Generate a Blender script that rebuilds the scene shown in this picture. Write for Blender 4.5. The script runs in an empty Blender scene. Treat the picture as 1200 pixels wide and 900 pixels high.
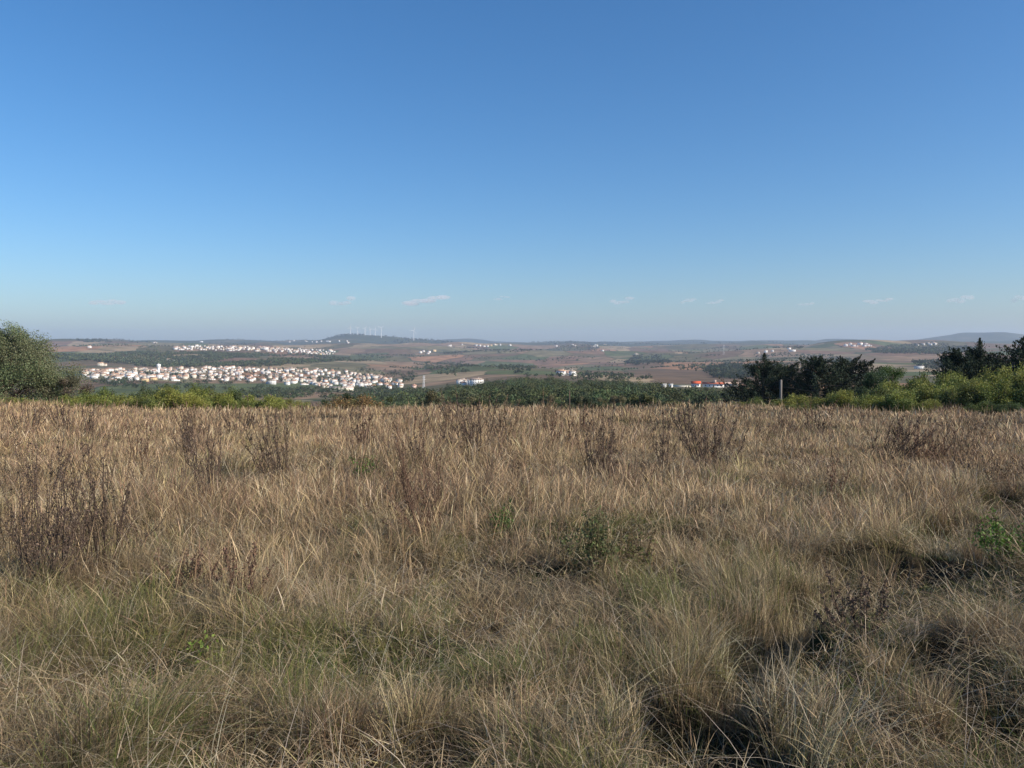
import bpy, math, random
import numpy as np

# ------------------------------------------------------------------ camera, sky, sun, exposure
sc = bpy.context.scene
COL = sc.collection
R = math.radians
EYE = 1.65
FPX = 940.0          # focal length in photo pixels (photo 1200x900)
HY = 405.0           # true horizon row
PITCH = math.atan((450 - HY) / FPX)
cam_d = bpy.data.cameras.new('camera')
cam = bpy.data.objects.new('camera', cam_d)
COL.objects.link(cam)
cam.location = (0, 0, EYE)
cam.rotation_euler = (math.pi / 2 - PITCH, 0, 0)
cam_d.sensor_width = 36
cam_d.lens = 36 * FPX / 1200
cam_d.clip_start = 0.05
cam_d.clip_end = 80000
sc.camera = cam

SUN_AZ, SUN_EL = 112.0, 31.0          # clockwise from +Y (the view direction)
world = bpy.data.worlds.new('World')
sc.world = world
world.use_nodes = True
wn, wl = world.node_tree.nodes, world.node_tree.links
wn.clear()
sky = wn.new('ShaderNodeTexSky')
sky.sky_type = 'NISHITA'
sky.sun_disc = False
sky.sun_elevation = R(SUN_EL)
sky.sun_rotation = R(SUN_AZ)
sky.altitude = 150
sky.air_density = 1.0
sky.dust_density = 1.1
sky.ozone_density = 6.0
bg = wn.new('ShaderNodeBackground')
bg.inputs[1].default_value = 0.110
wo = wn.new('ShaderNodeOutputWorld')
hsv = wn.new('ShaderNodeHueSaturation')
hsv.inputs['Saturation'].default_value = 1.17
hsv.inputs['Hue'].default_value = 0.499
wl.new(sky.outputs[0], hsv.inputs['Color'])
wl.new(hsv.outputs[0], bg.inputs[0])
wl.new(bg.outputs[0], wo.inputs[0])

sun_d = bpy.data.lights.new('sun', 'SUN')
sun_d.energy = 4.6
sun_d.angle = R(0.53)
sun_d.color = (1.0, 0.91, 0.77)
sun = bpy.data.objects.new('sun', sun_d)
COL.objects.link(sun)
sun.location = (40, -20, 60)
from mathutils import Vector
sdir = Vector((math.sin(R(SUN_AZ)) * math.cos(R(SUN_EL)), math.cos(R(SUN_AZ)) * math.cos(R(SUN_EL)), math.sin(R(SUN_EL))))
sun.rotation_euler = sdir.to_track_quat('Z', 'Y').to_euler()

vs = sc.view_settings
vs.view_transform = 'Standard'
vs.look = 'None'
vs.exposure = 0.42
vs.gamma = 1.0
vs.use_curve_mapping = False
cy = sc.cycles
cy.max_bounces = 5
cy.diffuse_bounces = 3
cy.glossy_bounces = 1
cy.transmission_bounces = 2
cy.transparent_max_bounces = 6
cy.volume_bounces = 3
cy.caustics_reflective = False
cy.caustics_refractive = False
cy.use_denoising = True
cy.sample_clamp_indirect = 4.0

# ------------------------------------------------------------------ helpers
rng = np.random.default_rng(7)


def hash2(i, j, s):
    n = (i.astype(np.int64) * 374761393 + j.astype(np.int64) * 668265263 + s * 1442695041) & 0xFFFFFFFF
    n = ((n ^ (n >> 13)) * 1274126177) & 0xFFFFFFFF
    n = n ^ (n >> 16)
    return (n & 0xFFFFFF) / float(0xFFFFFF)


def noise(x, y, scale, seed=0, octaves=3):
    """value noise 0..1, feature size = scale metres"""
    tot = 0.0
    amp = 1.0
    acc = 0.0
    for o in range(octaves):
        f = (2.03 ** o) / scale
        X = x * f + 17.3 * o
        Y = y * f - 9.1 * o
        i = np.floor(X)
        j = np.floor(Y)
        u = X - i
        v = Y - j
        u = u * u * (3 - 2 * u)
        v = v * v * (3 - 2 * v)
        a = hash2(i, j, seed + o)
        b = hash2(i + 1, j, seed + o)
        c = hash2(i, j + 1, seed + o)
        d = hash2(i + 1, j + 1, seed + o)
        tot = tot + amp * ((a * (1 - u) + b * u) * (1 - v) + (c * (1 - u) + d * u) * v)
        acc += amp
        amp *= 0.5
    return tot / acc


def sstep(a, b, x):
    t = np.clip((x - a) / (b - a), 0, 1)
    return t * t * (3 - 2 * t)


# ---- ground heights: rows seen at each distance along bearings measured in the photo
RR = np.array([50, 75, 110, 160, 220, 350, 600, 900, 1300, 1700, 2200, 3000, 4000, 5500, 7500, 10000, 13500.])
TAB = {
    -100: [480, 488, 505, 505, 500, 490, 478, 466, 456, 441, 430, 418, 409, 404.0, 402.5, 402, 402],
    0: [480, 488, 505, 505, 500, 490, 478, 466, 456, 441, 430, 418, 409, 404.0, 402.5, 402, 402],
    150: [480, 490, 512, 508, 502, 490, 475, 464, 453, 441, 431, 419, 409, 403.5, 402, 401.5, 401.5],
    300: [480, 491, 515, 512, 505, 492, 478, 468, 458, 443, 432, 419, 410, 404.5, 403, 402.5, 402.5],
    450: [480, 492, 518, 512, 503, 488, 474, 466, 457, 446, 436, 424, 413, 407, 404, 403, 403],
    600: [480, 495, 518, 500, 489, 471, 456, 446, 440, 436, 430, 423, 415, 409, 405.5, 403.8, 403.2],
    750: [480, 495, 515, 500, 489, 473, 458, 449, 442, 437, 431, 423, 416, 409, 405.5, 403.8, 403.2],
    850: [480, 493, 508, 498, 488, 472, 460, 453, 445, 438, 430, 421, 414, 408, 405, 403.5, 403.2],
    1000: [480, 490, 500, 495, 488, 475, 460, 450, 440, 431, 424, 416, 410, 405.5, 404, 403, 403],
    1150: [480, 487, 495, 492, 485, 472, 456, 444, 435, 428, 421, 413, 408, 405, 403.5, 402.8, 402.8],
    1400: [480, 487, 495, 492, 485, 472, 456, 444, 435, 428, 421, 413, 408, 405, 403.5, 402.8, 402.8],
}
_pxs = np.array(sorted(TAB))
_azs = np.arctan((_pxs - 600) / FPX)
_LR = np.linspace(math.log(50), math.log(13500), 500)
_cols = []
for p, a in zip(_pxs, _azs):
    Y = RR * math.cos(a)
    z = EYE - (np.array(TAB[int(p)]) - HY) / FPX * Y
    f = np.interp(_LR, np.log(RR), z)
    for _ in range(2):
        k = np.hanning(23)
        k /= k.sum()
        f = np.convolve(np.pad(f, 11, mode='edge'), k, mode='valid')
    _cols.append(f)
_GA = np.linspace(_azs[0], _azs[-1], 200)
_G = np.array([np.interp(_GA, _azs, [c[i] for c in _cols]) for i in range(500)])   # [r, az]
for _ in range(2):
    k = np.hanning(15)
    k /= k.sum()
    _G = np.apply_along_axis(lambda m: np.convolve(np.pad(m, 7, mode='edge'), k, mode='valid'), 1, _G)

# named hills: photo column, distance, height added, half width (m), half depth (m)
HILLS = [
    (408, 7600, 48, 190, 600), (438, 7700, 62, 260, 600), (478, 7700, 54, 300, 600), (386, 7700, 26, 160, 500), (520, 7600, 34, 260, 500),
    (545, 11500, 70, 420, 900), (315, 6200, 34, 150, 500), (860, 10500, 34, 1100, 900),
    (640, 8600, 10, 600, 700), (740, 9000, 16, 900, 700),
    (1115, 10500, 68, 300, 800), (1170, 10300, 90, 420, 800), (1230, 10800, 60, 500, 800),
    (960, 10500, 22, 700, 800), (1010, 4300, 17, 300, 500), (1090, 5200, 10, 420, 600),
    (200, 5200, 9, 500, 500), (90, 5600, 14, 300, 400),
    (760, 2500, 9, 150, 240), (540, 1900, 8, 90, 200), (660, 2900, 8, 260, 250), (860, 1500, 7, 110, 170),
]
_HC = []
for (px, rr, hh, hw, hd) in HILLS:
    a = math.atan((px - 600) / FPX)
    _HC.append((rr / math.cos(a) * math.sin(a) * math.cos(a) if False else rr * math.sin(a), rr * math.cos(a), a, hh, hw, hd))

PITS = []      # hollows in the field: x, y, half length, half width, rotation, depth


def ray(px, py):
    u = (px - 600) / FPX
    v = (py - 450) / FPX
    cp, sp = math.cos(PITCH), math.sin(PITCH)
    return np.array([u, cp - v * sp, -sp - v * cp])


def onplane(px, py):
    """a point of the sloping field (z = -0.05 y) under a measured photo position"""
    d = ray(px, py)
    t = EYE / (-d[2] - 0.05 * d[1])
    return d[0] * t, d[1] * t


for (px, py, hl, hw, rot, dep) in [
    (1035, 665, 0.62, 0.26, 0.15, 0.42), (838, 862, 0.20, 0.30, 0.3, 0.42), (822, 905, 0.22, 0.16, 0.5, 0.40), (900, 765, 0.30, 0.17, 0.9, 0.38),
    (865, 800, 0.16, 0.14, 0.6, 0.30), (955, 715, 0.34, 0.18, 0.9, 0.34), (1120, 625, 0.55, 0.20, 0.7, 0.36), (1185, 592, 0.6, 0.25, 0.7, 0.30),
    (625, 668, 0.50, 0.13, 0.0, 0.24), (550, 655, 0.25, 0.10, 0.3, 0.18), (440, 908, 0.34, 0.14, 0.1, 0.32), (690, 815, 0.24, 0.10, 0.5, 0.24),
    (1160, 850, 0.28, 0.12, 0.3, 0.24), (395, 585, 0.40, 0.15, 0.2, 0.20), (190, 772, 0.26, 0.09, 0.2, 0.20), (1052, 570, 0.7, 0.22, 0.0, 0.22),
    (775, 670, 0.3, 0.12, 0.4, 0.18), (930, 740, 0.3, 0.16, 0.9, 0.28), (995, 690, 0.35, 0.2, 0.7, 0.28), (1085, 640, 0.4, 0.2, 0.5, 0.28), (850, 830, 0.2, 0.15, 0.8, 0.28), (500, 880, 0.24, 0.10, 0.4, 0.24), (300, 890, 0.3, 0.09, 0.2, 0.2), (930, 860, 0.22, 0.09, 0.9, 0.2), (560, 740, 0.3, 0.10, 0.4, 0.18), (1090, 780, 0.3, 0.10, 0.6, 0.2), (1120, 535, 0.8, 0.3, 0, 0.2),
]:
    x, y = onplane(px, py)
    if dep >= 0.3:
        hl, hw, dep = hl * 1.4, hw * 1.7, dep * 1.05
    PITS.append((x, y, hl, hw, rot, dep))


def lowgrass(x, y):
    """0..1: trodden short turf on the near side of each hollow"""
    s = np.zeros_like(x)
    for (cx, cy_, hl, hw, rot, dep) in PITS:
        e = 0.25 if dep < 0.28 else 0.42
        dx, dy = x - cx, y - (cy_ - 0.45 * hl - e)
        q = np.sqrt((dx / (hl * 1.2)) ** 2 + (dy / (hw + e + 0.2)) ** 2)
        s = np.maximum(s, (1 - sstep(0.7, 1.2, q)) * min(1.0, dep / 0.3))
    return s


def pits(x, y):
    s = np.zeros_like(x)
    wob = noise(x, y, 0.22, 77, 3)
    for (cx, cy_, hl, hw, rot, dep) in PITS:
        dx, dy = x - cx, y - cy_
        c, n = math.cos(rot), math.sin(rot)
        a = (dx * c + dy * n) / hl
        b = (-dx * n + dy * c) / hw
        q = np.sqrt(a * a + b * b) * (0.62 + 0.76 * wob)
        s = np.maximum(s, dep * (1 - sstep(0.65, 1.25, q)))
    return s


def H(x, y):
    x = np.asarray(x, float)
    y = np.asarray(y, float)
    r = np.maximum(np.hypot(x, y), 1e-3)
    az = np.arctan2(x, y)
    azc = np.clip(az, _azs[0], _azs[-1])
    lr = np.log(np.clip(r, 50, 13500))
    fi = (lr - _LR[0]) / (_LR[-1] - _LR[0]) * 499
    i = np.clip(fi.astype(int), 0, 498)
    fu = fi - i
    fa = (azc - _GA[0]) / (_GA[-1] - _GA[0]) * 199
    j = np.clip(fa.astype(int), 0, 198)
    fv = fa - j
    far = (_G[i, j] * (1 - fu) + _G[i + 1, j] * fu) * (1 - fv) + (_G[i, j + 1] * (1 - fu) + _G[i + 1, j + 1] * fu) * fv
    near = -0.05 * y
    w = sstep(48, 66, r)
    z = near * (1 - w) + far * w
    # relief
    z = z + (noise(x, y, 2.3, 3) - 0.5) * 0.30 * (1 - sstep(60, 90, r)) + (noise(x, y, 0.7, 5, 3) - 0.5) * 0.24 * (1 - sstep(14, 30, r))
    z = z + (noise(x, y, 13, 6) - 0.5) * 0.8 * sstep(4, 12, r) * (1 - sstep(60, 90, r))
    z = z + 0.50 * sstep(-4, -32, x) * sstep(25, 50, r) * (1 - sstep(54, 70, r)) - 0.30 * sstep(30, 50, r) * (1 - sstep(54, 70, r))
    z = z + (noise(x, y, 17, 9, 2) - 0.5) * 1.0 * sstep(26, 44, r) * (1 - sstep(56, 75, r))
    z = z + (noise(x, y, 7, 8) - 0.5) * 0.4 * sstep(30, 48, r) * (1 - sstep(56, 70, r))
    z = z + (noise(x, y, 560, 11, 2) - 0.5) * 2 * 0.0105 * np.minimum(r, 4300) * sstep(700, 1700, r)
    z = z + (noise(x, y, 1500, 12) - 0.5) * 2 * 0.0016 * r * sstep(2500, 5000, r)
    for (cx, cy_, a, hh, hw, hd) in _HC:
        dx, dy = x - cx, y - cy_
        ac = dx * math.cos(a) - dy * math.sin(a)
        al = dx * math.sin(a) + dy * math.cos(a)
        z = z + hh * np.exp(-(ac / hw) ** 2 - (al / hd) ** 2)
    m = r < 40
    if np.any(m):
        z = np.where(m, z - pits(x, y), z)
    return z


def h1(x, y):
    return float(H(np.array([x]), np.array([y]))[0])


def at_r(px, r):
    a = math.atan((px - 600) / FPX)
    x, y = r * math.sin(a), r * math.cos(a)
    return x, y, h1(x, y)


_mr = np.exp(np.linspace(math.log(60), math.log(13500), 900))


def on_ground(px, py, rmin=60):
    """where the line of sight through a photo position first meets the land"""
    d = ray(px, py)
    a = math.atan2(d[0], d[1])
    r = _mr[_mr > rmin]
    z = H(r * math.sin(a), r * math.cos(a))
    zl = EYE + r * d[2] / math.hypot(d[0], d[1])
    k = np.nonzero(z > zl)[0]
    if len(k) == 0:
        return None
    rr = r[k[0]]
    x, y = rr * math.sin(a), rr * math.cos(a)
    return x, y, h1(x, y), rr


def mesh_np(name, V, F, cols=None, smooth=False):
    """V (n,3); F list of int arrays (m,k)"""
    me = bpy.data.meshes.new(name)
    me.vertices.add(len(V))
    me.vertices.foreach_set('co', np.ascontiguousarray(V, dtype=np.float32).ravel())
    loops = np.concatenate([f.ravel() for f in F]).astype(np.int32)
    sizes = np.concatenate([np.full(len(f), f.shape[1], dtype=np.int32) for f in F])
    starts = np.concatenate([[0], np.cumsum(sizes)[:-1]]).astype(np.int32)
    me.loops.add(len(loops))
    me.loops.foreach_set('vertex_index', loops)
    me.polygons.add(len(sizes))
    me.polygons.foreach_set('loop_start', starts)
    me.update(calc_edges=True)
    if cols is not None:
        at = me.color_attributes.new('tint', 'FLOAT_COLOR', 'POINT')
        c = np.ones((len(V), 4), dtype=np.float32)
        c[:, :3] = cols
        at.data.foreach_set('color', c.ravel())
    if smooth:
        me.polygons.foreach_set('use_smooth', np.ones(len(sizes), dtype=bool))
    return me


def link(name, me, mat=None, parent=None, loc=(0, 0, 0), rz=0, scale=1.0):
    o = bpy.data.objects.new(name, me)
    COL.objects.link(o)
    o.location = loc
    o.rotation_euler = (0, 0, rz)
    o.scale = (scale,) * 3 if not isinstance(scale, tuple) else scale
    if mat is not None and me is not None and len(me.materials) == 0:
        me.materials.append(mat)
    if parent is not None:
        o.parent = parent
    return o


def tag(o, label=None, cat=None, group=None, kind=None):
    if label:
        o['label'] = label
    if cat:
        o['category'] = cat
    if group:
        o['group'] = group
    if kind:
        o['kind'] = kind
    return o


def empty(name, loc, rz=0, scale=1.0):
    o = link(name, None, loc=loc, rz=rz, scale=scale)
    o.empty_display_size = 0.3
    return o


def copy_tree(o, parent=None):
    c = o.copy()
    COL.objects.link(c)
    if parent is not None:
        c.parent = parent
    for ch in list(o.children):
        copy_tree(ch, c)
    return c


class Acc:
    def __init__(s):
        s.V, s.Q, s.T, s.C, s.n = [], [], [], [], 0

    def add(s, V, Q=None, T=None, C=None):
        s.V.append(V)
        if Q is not None and len(Q):
            s.Q.append(Q + s.n)
        if T is not None and len(T):
            s.T.append(T + s.n)
        s.C.append(np.broadcast_to(np.asarray(C if C is not None else (1, 1, 1), float), (len(V), 3)))
        s.n += len(V)

    def mesh(s, name, smooth=False):
        F = []
        if s.Q:
            F.append(np.concatenate(s.Q))
        if s.T:
            F.append(np.concatenate(s.T))
        return mesh_np(name, np.concatenate(s.V), F, np.concatenate(s.C), smooth)


def tube(acc, pts, rad, col=(1, 1, 1), sides=5):
    pts = np.asarray(pts, float)
    n = len(pts)
    rad = np.broadcast_to(np.asarray(rad, float), (n,))
    tan = np.gradient(pts, axis=0)
    tan /= np.linalg.norm(tan, axis=1)[:, None] + 1e-9
    ref = np.where(np.abs(tan[:, 2:3]) > 0.9, np.array([[1.0, 0, 0]]), np.array([[0, 0, 1.0]]))
    a = np.cross(tan, ref)
    a /= np.linalg.norm(a, axis=1)[:, None] + 1e-9
    b = np.cross(tan, a)
    th = np.arange(sides) / sides * 2 * math.pi
    V = pts[:, None, :] + rad[:, None, None] * (np.cos(th)[None, :, None] * a[:, None, :] + np.sin(th)[None, :, None] * b[:, None, :])
    i = np.arange(n - 1)[:, None]
    j = np.arange(sides)[None, :]
    j2 = (j + 1) % sides
    Q = np.stack([i * sides + j, i * sides + j2, (i + 1) * sides + j2, (i + 1) * sides + j], -1).reshape(-1, 4)
    acc.add(V.reshape(-1, 3), Q, None, col)


def box(acc, x0, x1, y0, y1, z0, z1, col=(1, 1, 1)):
    V = np.array([[x0, y0, z0], [x1, y0, z0], [x1, y1, z0], [x0, y1, z0], [x0, y0, z1], [x1, y0, z1], [x1, y1, z1], [x0, y1, z1]], float)
    Q = np.array([[0, 3, 2, 1], [4, 5, 6, 7], [0, 1, 5, 4], [1, 2, 6, 5], [2, 3, 7, 6], [3, 0, 4, 7]])
    acc.add(V, Q, None, col)


# ------------------------------------------------------------------ materials
def new_mat(name):
    m = bpy.data.materials.new(name)
    m.use_nodes = True
    nt = m.node_tree
    nt.nodes.clear()
    out = nt.nodes.new('ShaderNodeOutputMaterial')
    return m, nt, out


def mix_col(nt, a, b, fac, mode='MIX'):
    n = nt.nodes.new('ShaderNodeMix')
    n.data_type = 'RGBA'
    n.blend_type = mode
    for sock, v in ((n.inputs[0], fac), (n.inputs[6], a), (n.inputs[7], b)):
        if isinstance(v, bpy.types.NodeSocket):
            nt.links.new(v, sock)
        elif isinstance(v, (int, float)):
            sock.default_value = v
        else:
            sock.default_value = (*v, 1)
    return n.outputs[2]


def tinted(name, col, trans=0.0, rough=0.8, spread=0.15, var_scale=None, hue=0.0, spec=0.2):
    """colour = col * per-vertex tint * per-object variation; optional leaf translucency"""
    m, nt, out = new_mat(name)
    N, L = nt.nodes, nt.links
    at = N.new('ShaderNodeAttribute')
    at.attribute_name = 'tint'
    c = mix_col(nt, (*col,), at.outputs[0], 1.0, 'MULTIPLY')
    oi = N.new('ShaderNodeObjectInfo')
    mr = N.new('ShaderNodeMapRange')
    mr.inputs[3].default_value = 1 - spread
    mr.inputs[4].default_value = 1 + spread
    L.new(oi.outputs['Random'], mr.inputs[0])
    hs = N.new('ShaderNodeHueSaturation')
    L.new(c, hs.inputs['Color'])
    L.new(mr.outputs[0], hs.inputs['Value'])
    if hue:
        m2 = N.new('ShaderNodeMapRange')
        m2.inputs[3].default_value = 0.5 - hue
        m2.inputs[4].default_value = 0.5 + hue
        ml = N.new('ShaderNodeMath')
        ml.operation = 'MULTIPLY'
        ml.inputs[1].default_value = 7.13
        fr = N.new('ShaderNodeMath')
        fr.operation = 'FRACT'
        L.new(oi.outputs['Random'], ml.inputs[0])
        L.new(ml.outputs[0], fr.inputs[0])
        L.new(fr.outputs[0], m2.inputs[0])
        L.new(m2.outputs[0], hs.inputs['Hue'])
    c = hs.outputs[0]
    if var_scale:
        tc = N.new('ShaderNodeTexCoord')
        nz = N.new('ShaderNodeTexNoise')
        nz.inputs['Scale'].default_value = var_scale
        nz.inputs['Detail'].default_value = 4
        L.new(tc.outputs['Object'], nz.inputs['Vector'])
        c = mix_col(nt, c, (0.45, 0.42, 0.4), nz.outputs[0], 'SOFT_LIGHT')
    p = N.new('ShaderNodeBsdfPrincipled')
    L.new(c, p.inputs['Base Color'])
    p.inputs['Roughness'].default_value = rough
    p.inputs['Specular IOR Level'].default_value = spec
    sh = p.outputs[0]
    if trans:
        t = N.new('ShaderNodeBsdfTranslucent')
        L.new(c, t.inputs[0])
        mx = N.new('ShaderNodeMixShader')
        mx.inputs[0].default_value = trans
        L.new(sh, mx.inputs[1])
        L.new(t.outputs[0], mx.inputs[2])
        sh = mx.outputs[0]
    L.new(sh, out.inputs[0])
    return m


def ground_material():
    m, nt, out = new_mat('ground')
    N, L = nt.nodes, nt.links
    geo = N.new('ShaderNodeNewGeometry')
    sep = N.new('ShaderNodeSeparateXYZ')
    L.new(geo.outputs['Position'], sep.inputs[0])
    comb = N.new('ShaderNodeCombineXYZ')
    L.new(sep.outputs[0], comb.inputs[0])
    L.new(sep.outputs[1], comb.inputs[1])
    P = comb.outputs[0]

    def nz(scale, detail=4, vec=P, off=None):
        n = N.new('ShaderNodeTexNoise')
        n.inputs['Scale'].default_value = scale
        n.inputs['Detail'].default_value = detail
        L.new(vec, n.inputs['Vector'])
        return n

    def ramp(fac, stops, interp='LINEAR'):
        r = N.new('ShaderNodeValToRGB')
        r.color_ramp.interpolation = interp
        el = r.color_ramp.elements
        while len(el) < len(stops):
            el.new(0.5)
        for e, (p, c) in zip(el, stops):
            e.position = p
            e.color = (*c, 1)
        L.new(fac, r.inputs[0])
        return r.outputs[0]
    # near: thatch and soil between the blades
    n1 = nz(1.7, 5)
    near = ramp(n1.outputs[0], [(0.32, (0.030, 0.038, 0.015)), (0.45, (0.042, 0.038, 0.022)), (0.58, (0.065, 0.050, 0.032)), (0.72, (0.09, 0.068, 0.045))])
    n1b = nz(38, 6)
    near = mix_col(nt, near, ramp(n1b.outputs[0], [(0.35, (0.25, 0.22, 0.2)), (0.65, (1.3, 1.25, 1.2))]), 0.75, 'MULTIPLY')
    # far: patchwork of vineyards, ploughed land, stubble, scrub
    warp = nz(0.0022, 3)
    vm = N.new('ShaderNodeVectorMath')
    vm.operation = 'MULTIPLY_ADD'
    L.new(warp.outputs[1], vm.inputs[0])
    vm.inputs[1].default_value = (260, 260, 0)
    L.new(P, vm.inputs[2])
    mp = N.new('ShaderNodeMapping')
    mp.inputs['Rotation'].default_value = (0, 0, R(24))
    mp.inputs['Scale'].default_value = (1.0, 0.62, 1)
    L.new(vm.outputs[0], mp.inputs[0])
    vo = N.new('ShaderNodeTexVoronoi')
    vo.voronoi_dimensions = '2D'
    vo.inputs['Scale'].default_value = 0.0062
    L.new(mp.outputs[0], vo.inputs['Vector'])
    sp = N.new('ShaderNodeSeparateColor')
    L.new(vo.outputs['Color'], sp.inputs[0])
    fields = ramp(sp.outputs[0], [
        (0.0, (0.16, 0.108, 0.07)), (0.16, (0.25, 0.17, 0.11)), (0.32, (0.13, 0.115, 0.06)), (0.44, (0.32, 0.24, 0.15)),
        (0.56, (0.10, 0.12, 0.05)), (0.66, (0.21, 0.13, 0.085)), (0.80, (0.19, 0.165, 0.095)), (0.91, (0.34, 0.19, 0.11))], 'CONSTANT')
    # vine rows inside the parcels
    wv = N.new('ShaderNodeTexNoise')
    wv.inputs['Scale'].default_value = 0.02
    wv.inputs['Detail'].default_value = 6
    L.new(P, wv.inputs['Vector'])
    fields = mix_col(nt, fields, ramp(wv.outputs[0], [(0.35, (0.55, 0.56, 0.5)), (0.7, (1.3, 1.25, 1.2))]), 0.8, 'MULTIPLY')
    ve = N.new('ShaderNodeTexVoronoi')
    ve.voronoi_dimensions = '2D'
    ve.feature = 'DISTANCE_TO_EDGE'
    ve.inputs['Scale'].default_value = 0.0062
    L.new(mp.outputs[0], ve.inputs['Vector'])
    hedge = ramp(ve.outputs[0], [(0.015, (1, 1, 1)), (0.03, (0, 0, 0))])
    hn = nz(0.0035, 2)
    hm = N.new('ShaderNodeMath')
    hm.operation = 'MULTIPLY'
    L.new(hedge, hm.inputs[0])
    L.new(ramp(hn.outputs[0], [(0.48, (0, 0, 0)), (0.56, (1, 1, 1))]), hm.inputs[1])
    fields = mix_col(nt, fields, (0.045, 0.06, 0.028), hm.outputs[0])
    scr = nz(0.0016, 6)
    fields = mix_col(nt, fields, (0.06, 0.07, 0.035), ramp(scr.outputs[0], [(0.54, (0, 0, 0)), (0.64, (0.85, 0.85, 0.85))]))
    # distance from the hilltop
    ln = N.new('ShaderNodeVectorMath')
    ln.operation = 'LENGTH'
    L.new(P, ln.inputs[0])
    mk = N.new('ShaderNodeMapRange')
    mk.inputs[1].default_value = 350
    mk.inputs[2].default_value = 650
    L.new(ln.outputs['Value'], mk.inputs[0])
    # slope scrub between field and valley
    mid = ramp(nz(0.06, 5).outputs[0], [(0.35, (0.05, 0.065, 0.025)), (0.6, (0.12, 0.10, 0.055)), (0.75, (0.16, 0.12, 0.075))])
    mk1 = N.new('ShaderNodeMapRange')
    mk1.inputs[1].default_value = 50
    mk1.inputs[2].default_value = 65
    L.new(ln.outputs['Value'], mk1.inputs[0])
    c = mix_col(nt, near, mid, mk1.outputs[0])
    c = mix_col(nt, c, fields, mk.outputs[0])
    # the farthest ranges are wooded
    mk2 = N.new('ShaderNodeMapRange')
    mk2.inputs[1].default_value = 5600
    mk2.inputs[2].default_value = 6900
    L.new(ln.outputs['Value'], mk2.inputs[0])
    wood = ramp(nz(0.0016, 6).outputs[0], [(0.4, (0.04, 0.055, 0.03)), (0.58, (0.065, 0.075, 0.04)), (0.70, (0.16, 0.13, 0.085))])
    c = mix_col(nt, c, wood, mk2.outputs[0])
    p = N.new('ShaderNodeBsdfPrincipled')
    L.new(c, p.inputs['Base Color'])
    p.inputs['Roughness'].default_value = 0.95
    p.inputs['Specular IOR Level'].default_value = 0.1
    bm = N.new('ShaderNodeBump')
    bm.inputs['Strength'].default_value = 0.6
    bm.inputs['Distance'].default_value = 0.04
    L.new(n1b.outputs[0], bm.inputs['Height'])
    L.new(bm.outputs[0], p.inputs['Normal'])
    L.new(p.outputs[0], out.inputs[0])
    return m


MG = ground_material()
M_GRASS = tinted('dry_grass', (1, 1, 1), trans=0.16, rough=0.65, spread=0, spec=0.25)
M_LEAF = tinted('leaf', (1, 1, 1), trans=0.3, rough=0.6, spread=0.16, hue=0.012, spec=0.3)
M_NEEDLE = tinted('needle', (1, 1, 1), trans=0.12, rough=0.75, spread=0.15, spec=0.15)
M_BARK = tinted('bark', (0.13, 0.10, 0.075), rough=0.95, var_scale=6)
M_STALK = tinted('dry_stalk', (1, 1, 1), rough=0.85, trans=0.1, spread=0.1)
M_WALL = tinted('limewash', (1, 1, 1), rough=0.85, spread=0.10, var_scale=0.8)
M_ROOF = tinted('clay_tile', (1, 1, 1), rough=0.85, spread=0.22, var_scale=1.2, hue=0.01)
M_METAL = tinted('painted_steel', (0.8, 0.8, 0.8), rough=0.4, spread=0.02, var_scale=0.3)
M_CONC = tinted('weathered_concrete', (0.19, 0.175, 0.16), rough=0.95, spread=0.05, var_scale=7)
M_GLASS = tinted('window_glass', (0.05, 0.06, 0.07), rough=0.15, spread=0.05, var_scale=2, spec=0.5)
M_DOOR = tinted('painted_door', (0.20, 0.10, 0.05), rough=0.6, spread=0.05, var_scale=3)

# ------------------------------------------------------------------ ground sheet
rs = np.concatenate([[0.02], np.exp(np.linspace(math.log(0.6), math.log(14), 230)), np.exp(np.linspace(math.log(14), math.log(14000), 620))[1:]])
azf = np.radians(np.concatenate([np.arange(-180, -60, 6), np.arange(-60, -38, 2), np.arange(-38, 38, 0.2), np.arange(38, 60, 2), np.arange(60, 180, 6)]))
RG, AG = np.meshgrid(rs, azf, indexing='ij')
GX, GY = RG * np.sin(AG), RG * np.cos(AG)
GZ = H(GX, GY)
V = np.stack([GX, GY, GZ], -1).reshape(-1, 3)
na = len(azf)
i = np.arange(len(rs) - 1)[:, None]
j = np.arange(na)[None, :]
j2 = (j + 1) % na
Q = np.stack([i * na + j, i * na + j2, (i + 1) * na + j2, (i + 1) * na + j], -1).reshape(-1, 4)[:, ::-1]
g = link('ground', mesh_np('ground', V, [Q], None, True), MG)
tag(g, kind='structure')
ZMIN, ZMAX = float(GZ.min()), float(GZ.max())
print('ground z', ZMIN, ZMAX)


# ------------------------------------------------------------------ haze
def build_haze():
    x0, x1, y0, y1, z0, z1 = -14100, 14100, -14100, 14100, ZMIN - 1, max(ZMAX + 20, 260)
    a = Acc()
    box(a, x0, x1, y0, y1, z0, z1)
    m, nt, out = new_mat('haze')
    v = nt.nodes.new('ShaderNodeVolumePrincipled')
    v.inputs['Color'].default_value = (0.64, 0.77, 1.0, 1)
    v.inputs['Density'].default_value = 0.000066
    v.inputs['Anisotropy'].default_value = 0.1
    nt.links.new(v.outputs[0], out.inputs['Volume'])
    o = link('haze', a.mesh('haze'), m)
    tag(o, kind='stuff', label='thin blue air haze lying over the whole valley')


build_haze()


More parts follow.
